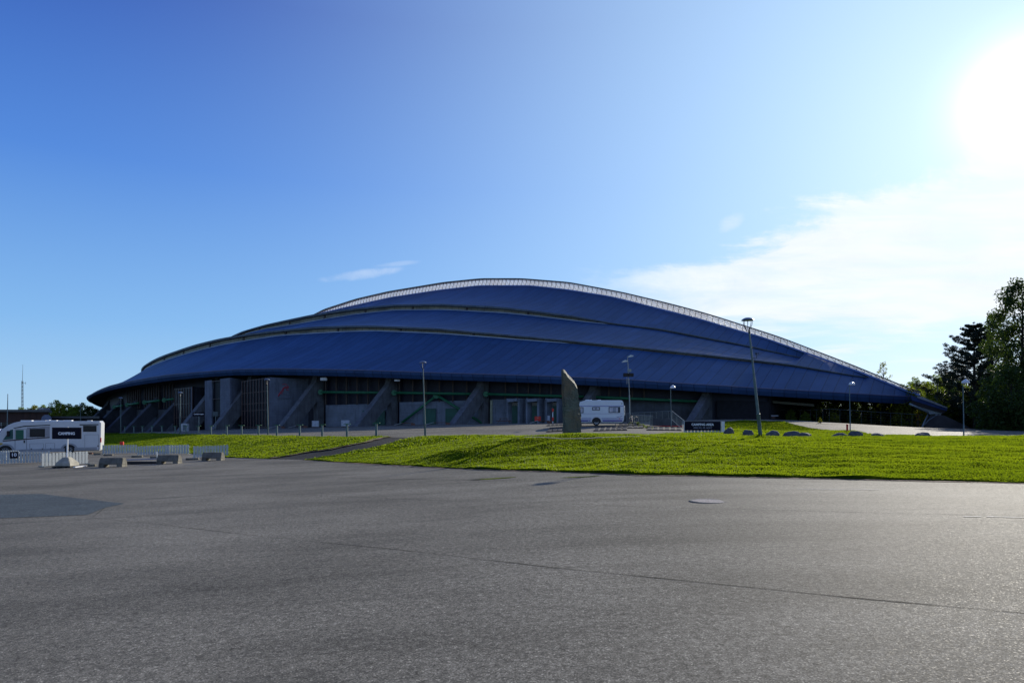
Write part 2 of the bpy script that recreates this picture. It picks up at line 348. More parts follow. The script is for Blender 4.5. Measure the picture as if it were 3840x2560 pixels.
def m_roof(name, base, seam=1.45, lit=1.):
    m, N, b = pbase(name); uv = N.new('ShaderNodeUVMap').outputs[0]; sp = N.new('ShaderNodeSeparateXYZ'); N.l.new(uv, sp.inputs[0]); u, v = sp.outputs[0], sp.outputs[1]
    su = N.math('DIVIDE', u, seam); row = N.math('FLOOR', su); fr = N.math('SUBTRACT', su, row)
    d = N.math('MINIMUM', fr, N.math('SUBTRACT', 1., fr)); line = N.smooth(d, .02, .05, 1., 0.)
    wn = N.new('ShaderNodeTexWhiteNoise', noise_dimensions='1D'); N.put(wn.inputs['W'], row)
    sv = N.math('ADD', N.math('DIVIDE', v, 6.5), N.math('MULTIPLY', wn.outputs['Value'], 7.3)); rv = N.math('FLOOR', sv); fv = N.math('SUBTRACT', sv, rv)
    line2 = N.smooth(fv, .0, .012, 1., 0.)
    w2 = N.new('ShaderNodeTexWhiteNoise', noise_dimensions='2D'); cb = N.new('ShaderNodeCombineXYZ'); N.put(cb.inputs[0], row); N.put(cb.inputs[1], rv); N.l.new(cb.outputs[0], w2.inputs['Vector'])
    ln = N.math('MAXIMUM', line, N.math('MULTIPLY', line2, .7))
    big = N.noise(N.mapv(uv, (1, .5, 1)), .07, 5, .6); mid = N.noise(N.mapv(uv, (1., .25, 1)), .9, 5, .65)
    c = N.mix(N.ramp(big, [(.3, 0.), (.7, 1.)]), tuple(x*.78 for x in base)+(1,), tuple(x*1.22 for x in base)+(1,))
    c = N.mix(1., c, N.math('MULTIPLY_ADD', w2.outputs['Value'], .22, .89), 'MULTIPLY')
    c = N.mix(1., c, N.math('MULTIPLY_ADD', mid, .5, .75), 'MULTIPLY')
    c = N.mix(N.math('MULTIPLY', ln, .5), c, (.004, .008, .02, 1))
    N.put(b.inputs['Base Color'], c); b.inputs['Roughness'].default_value = .55; b.inputs['Specular IOR Level'].default_value = .18
    bp = N.new('ShaderNodeBump'); bp.inputs['Strength'].default_value = .5; bp.inputs['Distance'].default_value = .05
    N.put(bp.inputs['Height'], N.math('ADD', N.math('MULTIPLY', ln, 1.), N.math('MULTIPLY', mid, .5))); N.l.new(bp.outputs[0], b.inputs['Normal'])
    return m
def m_board(name, base, pitch=.45):                          # board-marked, stained cast concrete
    m, N, b = pbase(name); o = N.new('ShaderNodeTexCoord').outputs['Object']; sp = N.new('ShaderNodeSeparateXYZ'); N.l.new(o, sp.inputs[0])
    fz = N.math('FRACT', N.math('DIVIDE', sp.outputs[2], pitch)); ln = N.smooth(fz, 0., .1, 1., 0.)
    ln = N.math('MULTIPLY', ln, N.ramp(N.noise(o, .9, 3), [(.4, 0.), (.6, 1.)]))
    st = N.ramp(N.noise(N.mapv(o, (1.6, 1.6, .16)), 1.3, 5, .65), [(.5, 0.), (.75, 1.)])
    n = N.ramp(N.noise(o, .6, 6, .65), [(.3, .72), (.7, 1.2)])
    c = N.mix(1., (*base, 1), n, 'MULTIPLY'); c = N.mix(N.math('MULTIPLY', st, .6), c, tuple(x*.3 for x in base)+(1,)); c = N.mix(N.math('MULTIPLY', ln, .5), c, tuple(x*.25 for x in base)+(1,))
    N.put(b.inputs['Base Color'], c); b.inputs['Roughness'].default_value = .85
    bp = N.new('ShaderNodeBump'); bp.inputs['Strength'].default_value = .5; bp.inputs['Distance'].default_value = .03
    N.put(bp.inputs['Height'], N.noise(o, 9, 5, .7)); N.l.new(bp.outputs[0], b.inputs['Normal']); return m
def m_glass(name, col, rough=.08, spec=.6):
    m, N, b = pbase(name); o = N.new('ShaderNodeTexCoord').outputs['Object']
    N.put(b.inputs['Base Color'], N.mix(N.noise(o, .8, 2), tuple(c*.6 for c in col)+(1,), tuple(c*1.3 for c in col)+(1,))); b.inputs['Roughness'].default_value = rough; b.inputs['Specular IOR Level'].default_value = spec
    return m
ASPH = m_asphalt('asphalt', .185)
PATHM = m_asphalt('path asphalt', .05, streaks=False)
PATCH = m_asphalt('darker asphalt', .115, streaks=False)
SEAMM = mat('seam tar', (.03, .03, .029), 1., var=.5, scale=20, spec=0)
SOIL = mat('soil', (.13, .075, .04), .95, var=.4, scale=14, bump=.6)
def m_lawn():
    m, N, b = pbase('lawn turf'); o = N.new('ShaderNodeTexCoord').outputs['Object']
    n1 = N.noise(N.mapv(o, (.6, 1, 1)), .35, 5, .6, .4); n2 = N.noise(o, 3.5, 5, .7); n3 = N.noise(o, 22, 4, .7)
    c = N.mix(N.ramp(n1, [(.35, 0.), (.65, 1.)]), (.05, .10, .004, 1), (.16, .19, .006, 1))
    c = N.mix(N.ramp(n2, [(.35, .75), (.62, 0.)]), c, (.016, .042, .004, 1))
    c = N.mix(N.ramp(n3, [(.4, .6), (.6, 0.)]), c, (.014, .03, .004, 1))
    N.put(b.inputs['Base Color'], c); b.inputs['Roughness'].default_value = .95; b.inputs['Specular IOR Level'].default_value = .0
    bp = N.new('ShaderNodeBump'); bp.inputs['Strength'].default_value = 1.; bp.inputs['Distance'].default_value = .08
    N.put(bp.inputs['Height'], N.math('ADD', n3, N.math('MULTIPLY', n2, 1.5))); N.l.new(bp.outputs[0], b.inputs['Normal']); return m
LAWN = m_lawn()
BLADE = m_leaf('grass blade', (.028, .09, .004), (.225, .295, .010), .58, .6)
ROOF = m_roof('blue sheet roof', (.027, .072, .170)); FASC = m_roof('blue fascia sheet', (.026, .062, .15), 1.45)
TRIM = mat('roof trim', (.10, .11, .21), .5, var=.15, scale=.6)
GUTT = mat('weathered gutter metal', (.085, .11, .13), .6, .2, .35, .5, streak=((.02, .03, .03), 1., .6))
TAN = mat('tan clerestory panel', (.20, .18, .125), .45, .0, .5, .35, streak=((.06, .05, .03), 1.2, .6))
def m_tan():
    m, N, b = pbase('tan clerestory panel'); uv = N.new('ShaderNodeUVMap').outputs[0]; sp = N.new('ShaderNodeSeparateXYZ'); N.l.new(uv, sp.inputs[0])
    fr = N.math('FRACT', N.math('DIVIDE', sp.outputs[0], 1.45)); ln = N.smooth(fr, .03, .06, 1., 0.); n = N.noise(N.mapv(uv, (.25, .6, 1)), 1., 5, .6)
    c = N.mix(N.ramp(n, [(.35, 0.), (.65, 1.)]), (.10, .095, .065, 1), (.26, .235, .16, 1)); c = N.mix(ln, c, (.03, .03, .025, 1)); N.put(b.inputs['Base Color'], c); b.inputs['Roughness'].default_value = .5; return m
TAN = m_tan()
FLASH = mat('pale flashing', (.30, .37, .42), .5, var=.2, scale=.4)
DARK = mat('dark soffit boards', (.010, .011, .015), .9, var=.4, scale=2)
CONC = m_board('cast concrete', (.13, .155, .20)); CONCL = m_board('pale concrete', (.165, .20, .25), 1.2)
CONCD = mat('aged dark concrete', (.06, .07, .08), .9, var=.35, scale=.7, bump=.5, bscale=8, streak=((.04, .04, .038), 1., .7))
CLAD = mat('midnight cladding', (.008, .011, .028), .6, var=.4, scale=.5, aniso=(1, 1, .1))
MULL = mat('brown mullion', (.05, .032, .025), .6, var=.3); GREEN = mat('green steel', (.010, .13, .055), .5, var=.15, scale=.8)
GREEND = mat('green door paint', (.008, .085, .06), .55, var=.2, scale=.8)
GLZ = m_glass('dark glazing', (.010, .014, .022), .12, .4); HGLZ = m_glass('hall glazing', (.006, .009, .016), .4, .15)
WHITE = mat('white paint', (.72, .74, .76), .45, var=.06, scale=4); PICK = mat('picket paint', (.47, .50, .49), .7, var=.14, scale=5, streak=((.25, .26, .22), 3., .5))
BODY = mat('vehicle white', (.58, .60, .63), .28, var=.03, scale=2, spec=.5); SKIRT = mat('grey skirt', (.30, .31, .34), .4, var=.1)
NAVY = mat('navy sign', (.006, .006, .016), .7, var=.2, spec=.15); BLACK = mat('black rubber', (.012, .012, .013), .7, var=.3, scale=8, bump=.3)
GALV = mat('galvanised steel', (.20, .24, .24), .45, .5, .2, 6); LAMPD = mat('lamp graphite', (.035, .04, .045), .45, .4, .2, 6)
POLEG = mat('grey green pole paint', (.10, .15, .15), .5, .2, .2, 5)
STEEL = mat('steel', (.42, .44, .46), .35, .8, .15, 8); RED = mat('red paint', (.55, .02, .012), .45, var=.12); PURP = mat('purple stripe', (.045, .03, .25), .4, var=.08)
TEXTW = mat('sign lettering', (.85, .88, .92), .5, var=.02)
BARR = mat('mossy concrete', (.15, .14, .115), .95, var=.4, scale=2.2, bump=.7, bscale=25, streak=((.05, .05, .03), 2., .7))
BARRL = mat('pale cast foot', (.33, .31, .25), .9, var=.3, scale=3, bump=.6, bscale=20)
WOOD = mat('brown wood', (.10, .045, .022), .7, var=.35, scale=3, aniso=(1, 6, 6)); BRICKR = mat('red brick', (.14, .07, .05), .9, var=.3, scale=9)
BARK = mat('bark', (.055, .045, .035), .95, var=.4, scale=5, bump=.7, bscale=12); BIRCHB = mat('birch bark', (.30, .29, .26), .8, var=.5, scale=4, aniso=(1, 1, 3))

# ------------------------------------------------------------ ground sheets
def arrmesh(name, xs, ys, m, off=0.):
    X, Y = np.meshgrid(xs, ys); Z = H(X, Y)+off; nx, ny = len(xs), len(ys)
    V = np.stack([X, Y, Z], -1).reshape(-1, 3); me = bpy.data.meshes.new(name)
    i = np.arange((ny-1)*(nx-1)); r, c = i//(nx-1), i % (nx-1); a = r*nx+c
    Fc = np.stack([a, a+1, a+nx+1, a+nx], -1).astype(np.int32)
    me.vertices.add(len(V)); me.vertices.foreach_set('co', V.astype(np.float32).ravel())
    me.loops.add(Fc.size); me.loops.foreach_set('vertex_index', Fc.ravel())
    me.polygons.add(len(Fc)); me.polygons.foreach_set('loop_start', np.arange(0, Fc.size, 4, dtype=np.int32)); me.polygons.foreach_set('loop_total', np.full(len(Fc), 4, dtype=np.int32))
    me.update(); me.materials.append(m); me.polygons.foreach_set('use_smooth', [True]*len(Fc))
    o = bpy.data.objects.new(name, me); COL.objects.link(o); return tag(o, kind='structure')
LINX = np.arange(-110, 110.01, .5); LINY = np.arange(-12, 150.01, .5)
arrmesh('parking_lot', LINX, LINY, ASPH)
FAR = mat('distant turf', (.035, .05, .02), .95, var=.4, scale=.05)
fx = np.r_[np.linspace(-4000, -120, 14), np.linspace(-100, 100, 9), np.linspace(120, 4000, 14)]
o = arrmesh('ground', fx, np.r_[np.linspace(-3000, -20, 6), np.linspace(0, 200, 9), np.linspace(300, 5000, 12)], FAR, -.0)
for v in o.data.vertices:
    if -112 < v.co.x < 112 and -14 < v.co.y < 152: v.co.z = -4.
    else: v.co.z = min(v.co.z, .2)-.35
def micro(x, y): return np.sin(x*1.5+np.sin(y*1.3)*2)*np.sin(y*2.1+x*.7)*.6+.4*np.sin(x*3.1+2*np.sin(y*2.2))*np.sin(y*3.4)
def patch(name, pts, m, off, rough=0., step=.5, kind='structure'):
    bm = bmesh.new(); vs = [bm.verts.new((p[0], p[1], 0)) for p in pts]; bm.faces.new(vs); bmesh.ops.triangulate(bm, faces=bm.faces[:])
    xs = [p[0] for p in pts]; ys = [p[1] for p in pts]
    for ax, lo, hi in ((0, min(xs), max(xs)), (1, min(ys), max(ys))):
        k = math.ceil(lo/step)*step
        while k < hi:
            no = (1, 0, 0) if ax == 0 else (0, 1, 0); co = (k, 0, 0) if ax == 0 else (0, k, 0)
            bmesh.ops.bisect_plane(bm, geom=bm.verts[:]+bm.edges[:]+bm.faces[:], plane_co=co, plane_no=no, dist=1e-5); k += step
    bmesh.ops.remove_doubles(bm, verts=bm.verts[:], dist=1e-4)
    co = np.array([v.co[:] for v in bm.verts]); z = H(co[:, 0], co[:, 1])+off
    if rough:
        z += rough*micro(co[:, 0], co[:, 1])
    for v, zz in zip(bm.verts, z): v.co.z = zz
    if rough:
        for v in bm.verts:
            if v.is_boundary: v.co.z -= off*.75+rough*float(micro(v.co.x, v.co.y))
    bmesh.ops.recalc_face_normals(bm, faces=bm.faces)
    if sum(f.normal.z for f in bm.faces) < 0: bmesh.ops.reverse_faces(bm, faces=bm.faces[:])
    me = bpy.data.meshes.new(name); bm.to_mesh(me); bm.free(); me.materials.append(m)
    me.polygons.foreach_set('use_smooth', [True]*len(me.polygons))
    o = bpy.data.objects.new(name, me); COL.objects.link(o); return tag(o, kind=kind)
def xy(px, Y): return ((px-CX)/F*Y, Y)
def dens(pts, n=6, jit=.0):
    out = []
    for i in range(len(pts)-1):
        a, b = np.array(pts[i]), np.array(pts[i+1])
        for k in range(n): 
            q = a+(b-a)*k/n
            out.append((q[0]+random.uniform(-jit, jit), q[1]+random.uniform(-jit, jit)))
    return out+[tuple(pts[-1])]
lowc = [tuple(p) for p in LOW if p[0] > LOW[5, 0]-.01]        # central lawn lower edge, left to right
pr = [tuple(hit(*p)[:2]) for p in ((1292, 1700), (1426, 1674))]+[xy(1580, 50.5)]      # right edge of path
up = pr+[xy(1610, 53.5), xy(1760, 49), xy(1900, 42), xy(2100, 37.5), xy(2300, 37), xy(2480, 38.5), xy(2560, 43), xy(2640, 46), xy(2668, 52), xy(2690, 70), xy(2680, 87), xy(2790, 91.5), xy(2930, 91), xy(3010, 86), xy(3120, 79), xy(3200, 71), xy(3240, 62), xy(3290, 52), xy(3370, 43), xy(3500, 36.5), xy(3840, 34), (45, 36), (78, 38)]
LC = dens(lowc+[(78, lowc[-1][1]-.8)], 10, .05)+dens(up[::-1], 5, .06)[:]
patch('lawn', LC, LAWN, .062, .046, .4)
lowl = [tuple(p) for p in LOW if p[0] < LOW[5, 0]-.01]; lowl = [(-75, 92)]+lowl
pl = [tuple(hit(*p)[:2]) for p in ((1147, 1698), (1243, 1686), (1365, 1662))]+[xy(1470, 50)]
bl = [xy(p, 1/(.0128+(p-745)*1.08e-5)+.6) for p in (1411, 1208, 1038, 906, 791, 657, 534, 450, 330)]
LL = dens(lowl, 8, .06)+dens(pl, 5, .06)+dens(bl, 4, .05)+[(-84, 112)]
patch('lawn', LL, LAWN, .062, .046)
PP = [tuple(LOW[4]), *pl, xy(1500, 51.2), xy(1590, 51.8), *pr[::-1], tuple(LOW[5])]
patch('path', PP, PATHM, .012)
patch('road', [xy(2900, 94), xy(3060, 93), xy(3250, 98), xy(3480, 104), xy(3480, 98), xy(3300, 90), xy(3110, 88), xy(3000, 90)], ASPH, .02)
def ribbon(name, pts, w, m, off, kind='structure', jit=0.):
    mb = MB(); P_ = []
    pts = dens(pts, max(1, int(40/len(pts))))
    for i, p in enumerate(pts):
        a = Vector(pts[max(i-1, 0)]); b = Vector(pts[min(i+1, len(pts)-1)]); d = (b-a).normalized(); nn = Vector((-d.y, d.x)); ww = w*(1+random.uniform(-jit, jit))
        for s_ in (-1, 1):
            q = Vector(p)+nn*s_*ww/2; P_.append((q.x, q.y, h(q.x, q.y)+off))
    return tag(mb.add(P_, [(2*i, 2*i+1, 2*i+3, 2*i+2) for i in range(len(pts)-1)]).build(name, m), kind=kind)
ribbon('soil_edge', [tuple(LOW[4])]+pl, .42, SOIL, .075, jit=.7)
ribbon('soil_edge', [(p[0], p[1]-.10) for p in lowc]+[(60, lowc[-1][1]-.8)], .22, SOIL, .012, jit=.6)
hz = lambda *q: [tuple(hit(*p)[:2]) for p in q]
ribbon('asphalt_seam', hz((390, 1905), (345, 1942), (560, 1962), (1000, 2012), (1500, 2062), (2100, 2133), (2600, 2185), (3200, 2245), (3900, 2312)), .011, SEAMM, .004, jit=.6)
ribbon('asphalt_seam', hz((250, 1755+60), (700, 1795), (1200, 1790), (1800, 1800)), .03, SEAMM, .008, jit=.5)
ribbon('asphalt_seam', hz((1040, 1850), (1700, 1880), (2500, 1905), (3300, 1925), (3900, 1938)), .012, SEAMM, .008, jit=.5)
patch('asphalt_patch', hz((-200, 1856), (160, 1852), (470, 1888), (395, 1903), (330, 1930), (-250, 1952)), PATCH, .006)
for a, b in (((3610, 1936), (3680, 1937)), ((3700, 1938), (3860, 1941)), ((2990, 1834), (3300, 1836))):
    ribbon('road_marking', hz(a, b), .07, mat('worn line paint', (.22, .22, .21), .8, var=.6, scale=30), .007, jit=.3)

# grass blades: what nobody could count
from itertools import product
def inpoly(x, y, poly):
    c = np.zeros(len(x), bool); n = len(poly)
    for i in range(n):
        x0, y0 = poly[i]; x1, y1 = poly[(i+1) % n]
        t = ((y0 > y) != (y1 > y)) & (x < (x1-x0)*(y-y0)/((y1-y0) if y1 != y0 else 1e-9)+x0); c ^= t
    return c
def vnoise(x, y, s, seed=0):
    r = np.random.default_rng(seed); G = r.random((256, 256)); x = x*s+1000; y = y*s+1000
    i = np.floor(x).astype(int); j = np.floor(y).astype(int); a = x-i; b = y-j; a = a*a*(3-2*a); b = b*b*(3-2*b); g = lambda p, q: G[p % 256, q % 256]
    return g(i, j)*(1-a)*(1-b)+g(i+1, j)*a*(1-b)+g(i, j+1)*(1-a)*b+g(i+1, j+1)*a*b
def blades(name, poly, n, x0, x1, y0, y1, hgt, wid, seed, label):
    r = np.random.default_rng(seed); x = r.uniform(x0, x1, n*3); y = y0+(y1-y0)*r.random(n*3)**1.25
    k = inpoly(x, y, poly) & (np.abs(x/y) < .96); x = x[k][:n]; y = y[k][:n]; n = len(x)
    cl = vnoise(x, y, .9, 1)*.55+vnoise(x, y, 3.1, 2)*.45; cl = np.clip((cl-.38)/.35, 0, 1)
    z = H(x, y)+.066+.046*micro(x, y); hh = hgt*(.55+.9*r.random(n))*(.55+1.1*cl)*1.0; ww = wid*(.6+.8*r.random(n))
    a = r.uniform(0, np.pi, n); ln = hh*.75; la = r.uniform(0, 2*np.pi, n)
    V = np.empty((n, 3, 3)); V[:, 0] = np.stack([x-np.cos(a)*ww/2, y-np.sin(a)*ww/2, z], -1); V[:, 1] = np.stack([x+np.cos(a)*ww/2, y+np.sin(a)*ww/2, z], -1)
    V[:, 2] = np.stack([x+np.cos(la)*ln, y+np.sin(la)*ln, z+hh], -1)
    tone = np.clip(r.random(n)*.6+1.5*(vnoise(x*.5, y, .5, 4)-.5)+.9*(vnoise(x, y, 1.7, 8)-.5)-.45*cl+.33, 0, 1)
    return tag(np_mesh(name, V, 3, BLADE, cols=tone), label, 'grass', kind='stuff')
blades('grass', LC, 350000, -13, 31, 14, 38, .027, .034, 3, 'short sunlit green grass covering the central bank')
blades('grass', LC, 60000, -12, 70, 33, 92, .035, .08, 5, 'grass on the flat lawn behind the boulders')
blades('grass', LL, 110000, -60, -8, 42, 95, .045, .075, 4, 'sunlit grass on the left bank behind the picket fences')

# ------------------------------------------------------------ the hall
rootp = plan(30., 20.)
HALL = thing('sports_hall', 'huge dark blue sports hall shaped like an upturned ship hull with three roof tiers', 'building', (rootp[0], rootp[1], .5))
T = np.concatenate([np.linspace(-77.2, -55, 40), np.linspace(-54, 150, 190)])
def V3(t, w, z): p = plan(t, w); return Vector((p[0], p[1], z))
def section(t):
    w0, w1, w2 = float(wof('eave', t)), float(wof('s1', t)), float(wof('s2', t)); ws = min(1.1, w0)
    zs = zsB(t); e0, e1 = zeT(t), zeB(t)
    w0 = min(w0, max(.6, (zs-e0)/.41)) if t < -55 else w0; ws = min(ws, w0)
    a1 = w1 > ws+.05; a2 = w2 > ws+.05
    p1b = (w1, z1B(t)) if a1 else (ws, zs); p1t = (w1, z1T(t)) if a1 else (ws, zs)
    p2b = (w2, z2B(t)) if a2 else (ws, zs); p2t = (w2, z2T(t)) if a2 else (ws, zs)
    if a1 and not a2: pass
    return dict(w0=w0, ws=ws, zs=zs, e0=e0, e1=e1, p1b=p1b, p1t=p1t, p2b=p2b, p2t=p2t, a1=a1, a2=a2)
SEC = [section(t) for t in T]
def sheet(name, fn, m, smooth=True, parent=HALL, rng_=None, uvscale=1.):
    mb = MB(); uv = []; rows = []
    for i, t in enumerate(T):
        if rng_ and not (rng_[0] <= t <= rng_[1]): continue
        pts = fn(t, SEC[i]); rows.append(pts); L = 0.
        for j, p in enumerate(pts):
            if j: L += math.hypot(pts[j][0]-pts[j-1][0], pts[j][1]-pts[j-1][1])
            mb.v.append(V3(t, p[0], p[1])); uv.append((t, -L))
    n = len(rows[0])
    for i in range(len(rows)-1):
        for j in range(n-1): a = i*n+j; mb.f.append((a, a+1, a+n+1, a+n)); mb.mi.append(0)
    mb.uv = uv; return mb.build(name, m, parent, world=True, smooth=smooth)
def sag(a, b, s, n=8):
    out = []
    for i in range(n+1):
        f = i/n; out.append((a[0]+(b[0]-a[0])*f, a[1]+(b[1]-a[1])*f-s*math.sin(math.pi*f)))
    return out
def both(fn): return [fn, lambda t, s: [(-p[0], p[1]) for p in fn(t, s)]]
for k, side in enumerate(('near', 'far')):
    q = lambda f: both(f)[k]
    o = sheet('lower_roof_tier', q(lambda t, s: sag((s['w0'], s['e0']), s['p1b'], .035*abs(s['w0']-s['p1b'][0])*min(1, max(0, (t+55)/40)))), ROOF)
    if k == 0: o['label'] = 'lowest tier of blue roof above the eaves'
    o = sheet('middle_roof_tier', q(lambda t, s: sag(s['p1t'], s['p2b'], .040*abs(s['p1t'][0]-s['p2b'][0])*min(1, max(0, (t+45)/30)))), ROOF)
    if k == 0: o['label'] = 'middle tier of blue roof'
    o = sheet('upper_roof_tier', q(lambda t, s: sag(s['p2t'], (s['ws'], s['zs']), .045*abs(s['p2t'][0]-s['ws'])*min(1, max(0, (t+35)/25)))), ROOF)
    if k == 0: o['label'] = 'topmost tier of blue roof below the glazed ridge'
    o = sheet('fascia', q(lambda t, s: [(s['w0']-.2, s['e0']+.04), (s['w0']+.08, s['e0']-.02), (s['w0']+.10, s['e0']-.42*(s['e0']-s['e1'])), (s['w0']-.25, s['e1'])]), FASC, smooth=False)
    sheet('fascia_trim', q(lambda t, s: [(s['w0']-.2, s['e0']+.07), (s['w0']+.16, s['e0']+.05), (s['w0']+.16, s['e0']-.06)]), TRIM, smooth=False, parent=o)
    for nm, pb, pt, ac, tmax in (('lower_clerestory', 'p1b', 'p1t', 'a1', -31.), ('upper_clerestory', 'p2b', 'p2t', 'a2', -31.)):
        g = sheet(nm, q(lambda t, s: [(s[pt][0]-(.45 if s[ac] else 0), s[pt][1]-(.1 if s[ac] else 0)), (s[pb][0]-(.3 if s[ac] else 0), s[pb][1]-.1)]), TAN, smooth=False)
        sheet('gutter', q(lambda t, s: [(s[pt][0]-.15, s[pt][1]+.05), (s[pt][0]+.12, s[pt][1]+.03), (s[pt][0]+.12, s[pt][1]-.10-.20*(s[pt][1]-s[pb][1])), (s[pt][0]-.42, s[pt][1]-.12-.26*(s[pt][1]-s[pb][1]))] if s[ac] else [(s['ws']-.05*j, s['zs']-.1) for j in range(4)]), GUTT, smooth=False, parent=g)
        if k == 0: sheet('flashing', lambda t, s: [(s[pb][0]-.2, s[pb][1]+.0), (s[pb][0]+.02, s[pb][1]+(.10 if s[ac] and t > -30 else -.05)), (s[pb][0]+.08, s[pb][1]-.05)], FLASH, smooth=False, parent=g)
        if k == 0:                                            # panel joints and posts of the glazed band
            for t in np.arange(-28, 110, 13.05):
                s = section(t)
                if not s[ac] or s[pt][1]-s[pb][1] < .5: continue
                mb = MB(); mb.bar(V3(t, s[pb][0]-.26, s[pb][1]-.05), V3(t, s[pt][0]-.38, s[pt][1]-.1), .38, .16, up=(-.57, -.82, 0)); mb.build('clerestory_post', MULL, g, world=True)
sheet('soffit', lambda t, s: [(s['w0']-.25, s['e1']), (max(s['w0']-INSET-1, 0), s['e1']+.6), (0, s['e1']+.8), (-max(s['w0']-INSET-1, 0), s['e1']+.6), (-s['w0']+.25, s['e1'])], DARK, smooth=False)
# ridge lantern
def m_lantern():
    m, N, b = pbase('ridge glazing'); o = N.new('ShaderNodeTexCoord').outputs['Object']
    b.inputs['Base Color'].default_value = (.55, .53, .56, 1); b.inputs['Roughness'].default_value = .15
    tr = N.new('ShaderNodeBsdfTranslucent'); tr.inputs[0].default_value = (.60, .59, .62, 1)
    tp = N.new('ShaderNodeBsdfTransparent'); tp.inputs[0].default_value = (.9, .92, .95, 1)
    m1 = N.new('ShaderNodeMixShader'); m1.inputs[0].default_value = .6; N.l.new(b.outputs[0], m1.inputs[1]); N.l.new(tr.outputs[0], m1.inputs[2])
    m2 = N.new('ShaderNodeMixShader'); N.put(m2.inputs[0], N.smooth(N.noise(o, .15, 2), .35, .65, .42, .58)); N.l.new(m1.outputs[0], m2.inputs[1]); N.l.new(tp.outputs[0], m2.inputs[2])
    N.l.new(m2.outputs[0], N.n['Material Output'].inputs[0]); return m
LANT = m_lantern()
def lw(t): return .35+0*t
for k, sg in enumerate((1, -1)):
    g = sheet('ridge_glazing', lambda t, s: [(sg*min(s['ws'], 1.05), s['zs']-.05), (sg*min(s['ws'], .45), zsT(t)-.06)], LANT, smooth=False, rng_=(-77.2, 150))
    mb = MB(); ts = np.arange(-77, 72, 1.07)
    for n_, t in enumerate(ts):
        lean = 0. if k == 0 else 1.07                         # the far lattice leans and shows through
        m1 = MB() if k == 0 and n_ < 100 else mb
        m1.bar(V3(t, sg*1.08, zsB(t)), V3(t+lean, sg*.47, zsT(t+lean)-.04), .06, .07, up=(-.57, -.82, 0))
        if m1 is not mb: m1.build('glazing_bar', LAMPD, g, world=True)
    mb.build('glazing_bars', LAMPD, g, world=True)['kind'] = 'stuff'
sheet('ridge_cap', lambda t, s: [(.60, zsT(t)-.16), (.60, zsT(t)+.02), (-.60, zsT(t)+.02), (-.60, zsT(t)-.16)], LAMPD, smooth=False, rng_=(-77.2, 150))
o = sheet('ridge_kerb', lambda t, s: [(1.05, s['zs']+.16), (1.3, s['zs']+.14), (1.5, s['zs']-.12)], mat('ridge kerb sheet', (.10, .17, .34), .45, var=.2, scale=.5), smooth=False, rng_=(-79, 150))
# pointed prow of the roof and its footing
def hb(a, b, w, hh, name, m, par=HALL): mb = MB(); mb.bar(a, b, w, hh); return mb.build(name, m, par, world=True)
Yt = 103.2
def pprism(nm, q, m, a=-1.1, b=1.1): mb = MB(); mb.prism(q, lambda x, y: P(x, y, Yt+a), lambda x, y: P(x, y, Yt+b)); return mb.build(nm, m, HALL, world=True)
pprism('prow_cap', [(3440, 1484), (3458, 1487), (3553, 1527), (3553, 1531), (3438, 1490)], mat('prow sheet metal', (.34, .37, .42), .4, .3, .15, 1.), -1.3, 1.2)
pprism('prow_beam', [(3415, 1480), (3438, 1489.6), (3552, 1531.6), (3550, 1541), (3420, 1500)], mat('prow blue side', (.022, .05, .16), .5, var=.2), -1.2, 1.1)
pprism('prow_underside', [(3418, 1499), (3550, 1541.4), (3537, 1550), (3418, 1515)], mat('brown underside', (.035, .028, .028), .7), -1.1, 1.1)
pprism('prow_corbel', [(3430, 1516), (3458, 1518), (3534, 1549.4), (3530, 1551), (3487, 1552)], mat('painted corbel', (.36, .42, .44), .7, var=.12, scale=1), -.9, .9)
pprism('bearing_block', [(3507, 1551.6), (3528, 1551.6), (3528, 1559), (3507, 1559)], mat('pale bearing', (.40, .44, .48), .6), -.8, .8)
pprism('prow_footing', [(3488, 1555), (3541, 1557), (3646, 1606), (3646, 1618), (3460, 1618)], mat('dark footing concrete', (.075, .075, .08), .9, var=.3, scale=.8, bump=.4), -1.4, 2.)
mb = MB(); mb.tube([P(3410, 1514, 101.4), P(3440, 1527, 101.2), P(3474, 1542, 101), P(3480, 1548, 101), P(3479, 1559, 101), P(3460, 1598, 101), P(3458, 1613, 101)], .16, 8); mb.tube([P(3520, 1552, 100.8), P(3482, 1575, 100.3), P(3458, 1603, 100.2)], .06, 6); mb.build('prow_drainpipe', GALV, HALL, world=True, smooth=True)

# walls under the eaves
TE = tsolve(2885, 'eave', INSET)[0]
TW = np.r_[np.linspace(TE, 60, 90), np.linspace(62, 140, 30)]
def wallstrip(name, ta, tb, zlo, zhi, m, out=0., thick=.3, n=None, parent=HALL):
    n = n or max(2, int(abs(tb-ta)/1.5)); mb = MB(); ts = np.linspace(ta, tb, n)
    for t in ts:
        w = float(wof('eave', t))-INSET+out; lo, hi = (zlo(t) if callable(zlo) else zlo), (zhi(t) if callable(zhi) else zhi)
        mb.v += [V3(t, w, lo), V3(t, w, hi), V3(t, w-thick, hi), V3(t, w-thick, lo)]
    for i in range(n-1):
        for j in range(4): a = 4*i+j; b = 4*i+(j+1) % 4; mb.f.append((a, b, b+4, a+4)); mb.mi.append(0)
    mb.f += [(0, 1, 2, 3), (4*n-4, 4*n-3, 4*n-2, 4*n-1)]; mb.mi += [0, 0]
    return mb.build(name, m, parent, world=True)
def tz(t, w=None):
    p = plan(t, float(wof('eave', t))-INSET if w is None else w); return h(p[0], p[1])
gz = lambda t: tz(t)-.4
zt_ = lambda t: zeB(t)+.5
def tpx(px): return tsolve(px, 'eave', INSET)[0]
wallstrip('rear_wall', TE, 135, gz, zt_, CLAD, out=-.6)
mb = MB(); 
